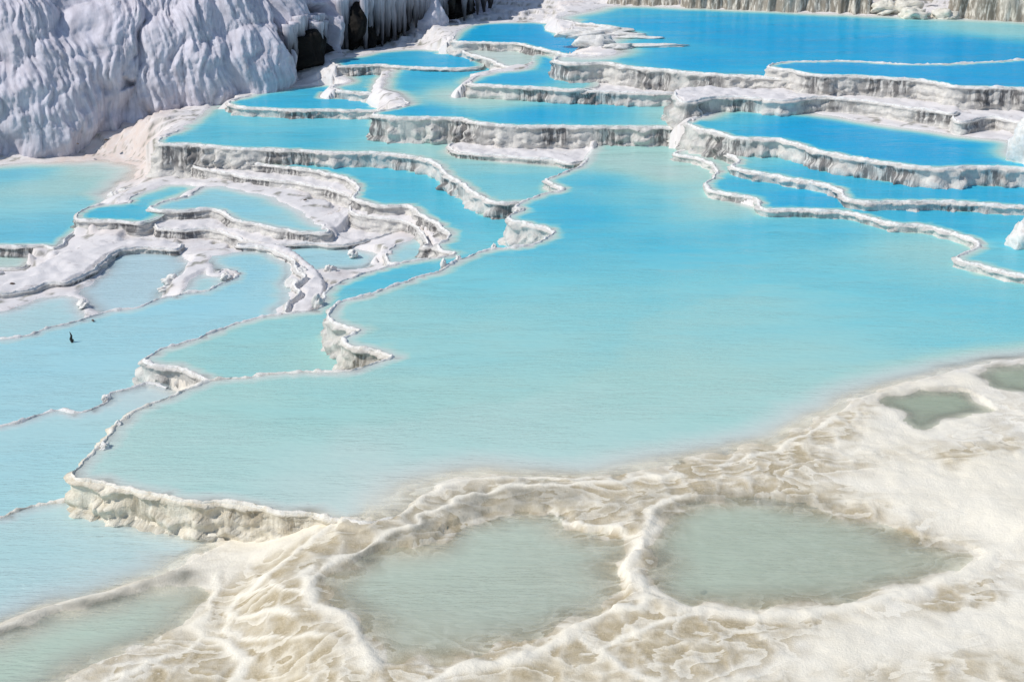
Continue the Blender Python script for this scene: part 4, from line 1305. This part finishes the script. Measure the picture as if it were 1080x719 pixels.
STN = [((335, 320, -.55), (.19, .14, .24), 'white triangular stone where the channel narrows into the aqua bay'),
       ((521, 261, .0), (.08, .07, .10), 'small white knob on the rim below the white spur wall'),
       ((483, 273, .0), (.08, .06, .10), 'small white knob on the thin rim near the channel bend'),
       ((468, 280, .0), (.10, .08, .17), 'pointed white knob on the thin rim left of the channel bend'),
       ((547, 222, .0), (.17, .11, .08), 'flat white stone on the rim above the white spur wall'),
       ((111, 472, .0), (.12, .1, .10), 'white knob on the central pool rim above its lower left corner'),
       ((125, 447, .0), (.08, .07, .07), 'small white knob midway up the left rim of the central pool'),
       ((112, 421, -.66), (.09, .1, .1), 'white knob on the faint wavy rim between the pale left pools'),
       ((182, 295, -1.2), (.3, .2, .16), 'white crusty lump beside the lavender flats near the twig pool'),
       ((175, 305, -1.2), (.24, .16, .1), 'low white lump on the far edge of the twig pool'),
       ((88, 322, -1.25), (.2, .16, .14), 'white knob at the right end of the small lavender pan'),
       ((310, 302, -1.08), (.26, .2, .2), 'cream lump at the right end of the twig pool'),
       ((318, 288, -1.1), (.35, .2, .16), 'long cream lump above the right end of the twig pool'),
       ((348, 285, -1.1), (.2, .14, .16), 'small white lump right of the lilac pan'),
       ((372, 268, -1.12), (.2, .14, .14), 'white stone standing in the lilac pan'),
       ((238, 293, -1.08), (.26, .16, .14), 'white stone at the inner corner of the twig pool'),
       ((120, 208, -1.2), (.3, .2, .18), 'studded white lump on the bank between the two far left pools'),
       ((132, 203, -1.18), (.22, .18, .14), 'small white lump on the far left bank beside the studded one')]
for n_, (q, sz, lab) in enumerate(STN):
    x, y, z = at(*q)
    lump('rim_stone', (x, y, z), tuple(.72 * v_ for v_ in sz), M_STONE, lab, 'stone', 'white stones on the rims', rng.uniform(0, 3), n_ * 7.3)
RDG = [((655, 37, 1.4), (.8, .14, .07), 'longest white ridge breaking the lake surface at upper left'), ((675, 40, 1.4), (.7, .14, .07), 'white ridge just behind the front one in the lake'),
       ((690, 49, 1.4), (1.0, .13, .08), 'front white ridge in the lake nearest the stained wall'), ((652, 50, 1.42), (.5, .2, .12), 'white ridge stub at the left edge of the lake'),
       ((628, 46, 1.42), (.6, .25, .22), 'white mound on the lake rim behind the zigzag wall'), ((612, 37, 1.42), (.7, .3, .18), 'white mound on the bank at the lake left corner'),
       ((640, 33, 1.42), (.8, .22, .12), 'flat white ridge along the lake left shore')]
for n_, (q, sz, lab) in enumerate(RDG):
    lump('travertine_ridge', at(*q), sz, M_STONE, lab, 'ridge', 'white ridges in the lake', rng.uniform(-.15, .15), n_ * 5.1 + 60, 28)
for n_ in range(16):
    px, py = rng.uniform(912, 1000), rng.uniform(-6, 16)
    x, y, z = at(px, py, 1.5)
    s_ = rng.uniform(.2, .55)
    hgt = 1.45 + .3 * max(0, (15 - py) / 15)
    lump('rubble_rock', (x, y, hgt), (s_ * 1.3, s_, s_ * .7), M_CREAM, 'cream rubble rock in the heap between the fluted far walls', 'rock', 'cream rubble heap on the far shore', rng.uniform(0, 3), n_ * 3.3)
x, y, z = at(1072, 262, .1)
lump('travertine_block', (x + .25, y, .05), (.42, .5, .75), M_STONE, 'white travertine block at the right edge beside the lowest rim', 'rock', None, .3, 200, 48)
x, y, z = at(1084, 168, .85)
lump('travertine_block', (x + .15, y, .8), (.5, .6, 1.15), M_STONE, 'white travertine block at the right edge beside the long blue pool', 'rock', None, .8, 220, 48)

# dark specks
PEB = [(15, 314, -1.5), (98, 338, -1.06), (112, 148, -.75), (82, 152, -.8), (322, 211, -.85), (742, 625, -.05), (600, 400, -2)]
for n_, q in enumerate(PEB[:-1]):
    x, y, z = at(*q)
    s_ = rng.uniform(.025, .045)
    if q[1] > 500: s_ = .035
    lump('pebble', (x, y, max(zt(x, y), q[2]) + s_ * .2), (s_ * 1.5, s_, s_ * .6), M_PEBBLE, 'small brown pebble or leaf lying on the white crust', 'pebble', 'brown specks on the crust', rng.uniform(0, 3), n_ * 2.2, 12)

# twig standing in the long left pool
x, y, z = at(76, 361, -1.08)
tw = empty('twig', (x, y, z))
tw.scale = (.72, .72, .72)
tag(tw, 'small dark twig standing upright in the long light blue pool on the left', 'twig')
Vt, ft = taper_tube([(0, 0, -.25), (.01, 0, 0), (-.02, 0, .10), (.0, .0, .2), (-.03, 0, .30)], [.03, .035, .04, .025, .008], 7)
py_mesh('stem', Vt, ft, M_TWIG, tw)
Vt, ft = taper_tube([(-.01, 0, .10), (.04, 0, .07), (.06, .0, .03)], [.028, .02, .006], 6)
py_mesh('side_branch', Vt, ft, M_TWIG, tw)
# ------------------------------------------------------------------ light, sky, camera
SUN_AZ, SUN_EL = rad(-107), rad(48)          # azimuth clockwise from the view direction: the sun stands to the left
w = bpy.data.worlds.new('World')
bpy.context.scene.world = w
w.use_nodes = True
nt = w.node_tree
nt.nodes.clear()
sky = nt.nodes.new('ShaderNodeTexSky')
sky.sky_type = 'NISHITA'
sky.sun_disc = False
sky.sun_elevation = SUN_EL
sky.sun_rotation = SUN_AZ
sky.air_density = 1.0
sky.dust_density = .4
bg = nt.nodes.new('ShaderNodeBackground')
bg.inputs[1].default_value = .115
wo = nt.nodes.new('ShaderNodeOutputWorld')
nt.links.new(sky.outputs[0], bg.inputs[0])
nt.links.new(bg.outputs[0], wo.inputs[0])
sl = bpy.data.lights.new('sun', 'SUN')
sl.energy = 3.25
sl.angle = rad(.5)
sl.color = (1.0, .95, .875)
so = bpy.data.objects.new('sun', sl)
C.objects.link(so)
d = Vector((math.sin(SUN_AZ) * math.cos(SUN_EL), math.cos(SUN_AZ) * math.cos(SUN_EL), math.sin(SUN_EL)))
so.rotation_euler = (-d).to_track_quat('-Z', 'Y').to_euler()
so.location = d * 60

cam = bpy.data.cameras.new('camera')
cam.sensor_width = 36
cam.lens = F / 1080 * 36
cam.clip_end = 3000
co = bpy.data.objects.new('camera', cam)
C.objects.link(co)
co.location = (0, 0, HC)
co.rotation_euler = (rad(90) - PITCH, 0, 0)
sc = bpy.context.scene
sc.camera = co
sc.view_settings.view_transform = 'Standard'
sc.view_settings.look = 'None'
sc.view_settings.exposure = .12
sc.view_settings.gamma = 1
sc.cycles.max_bounces = 6
sc.cycles.transparent_max_bounces = 8
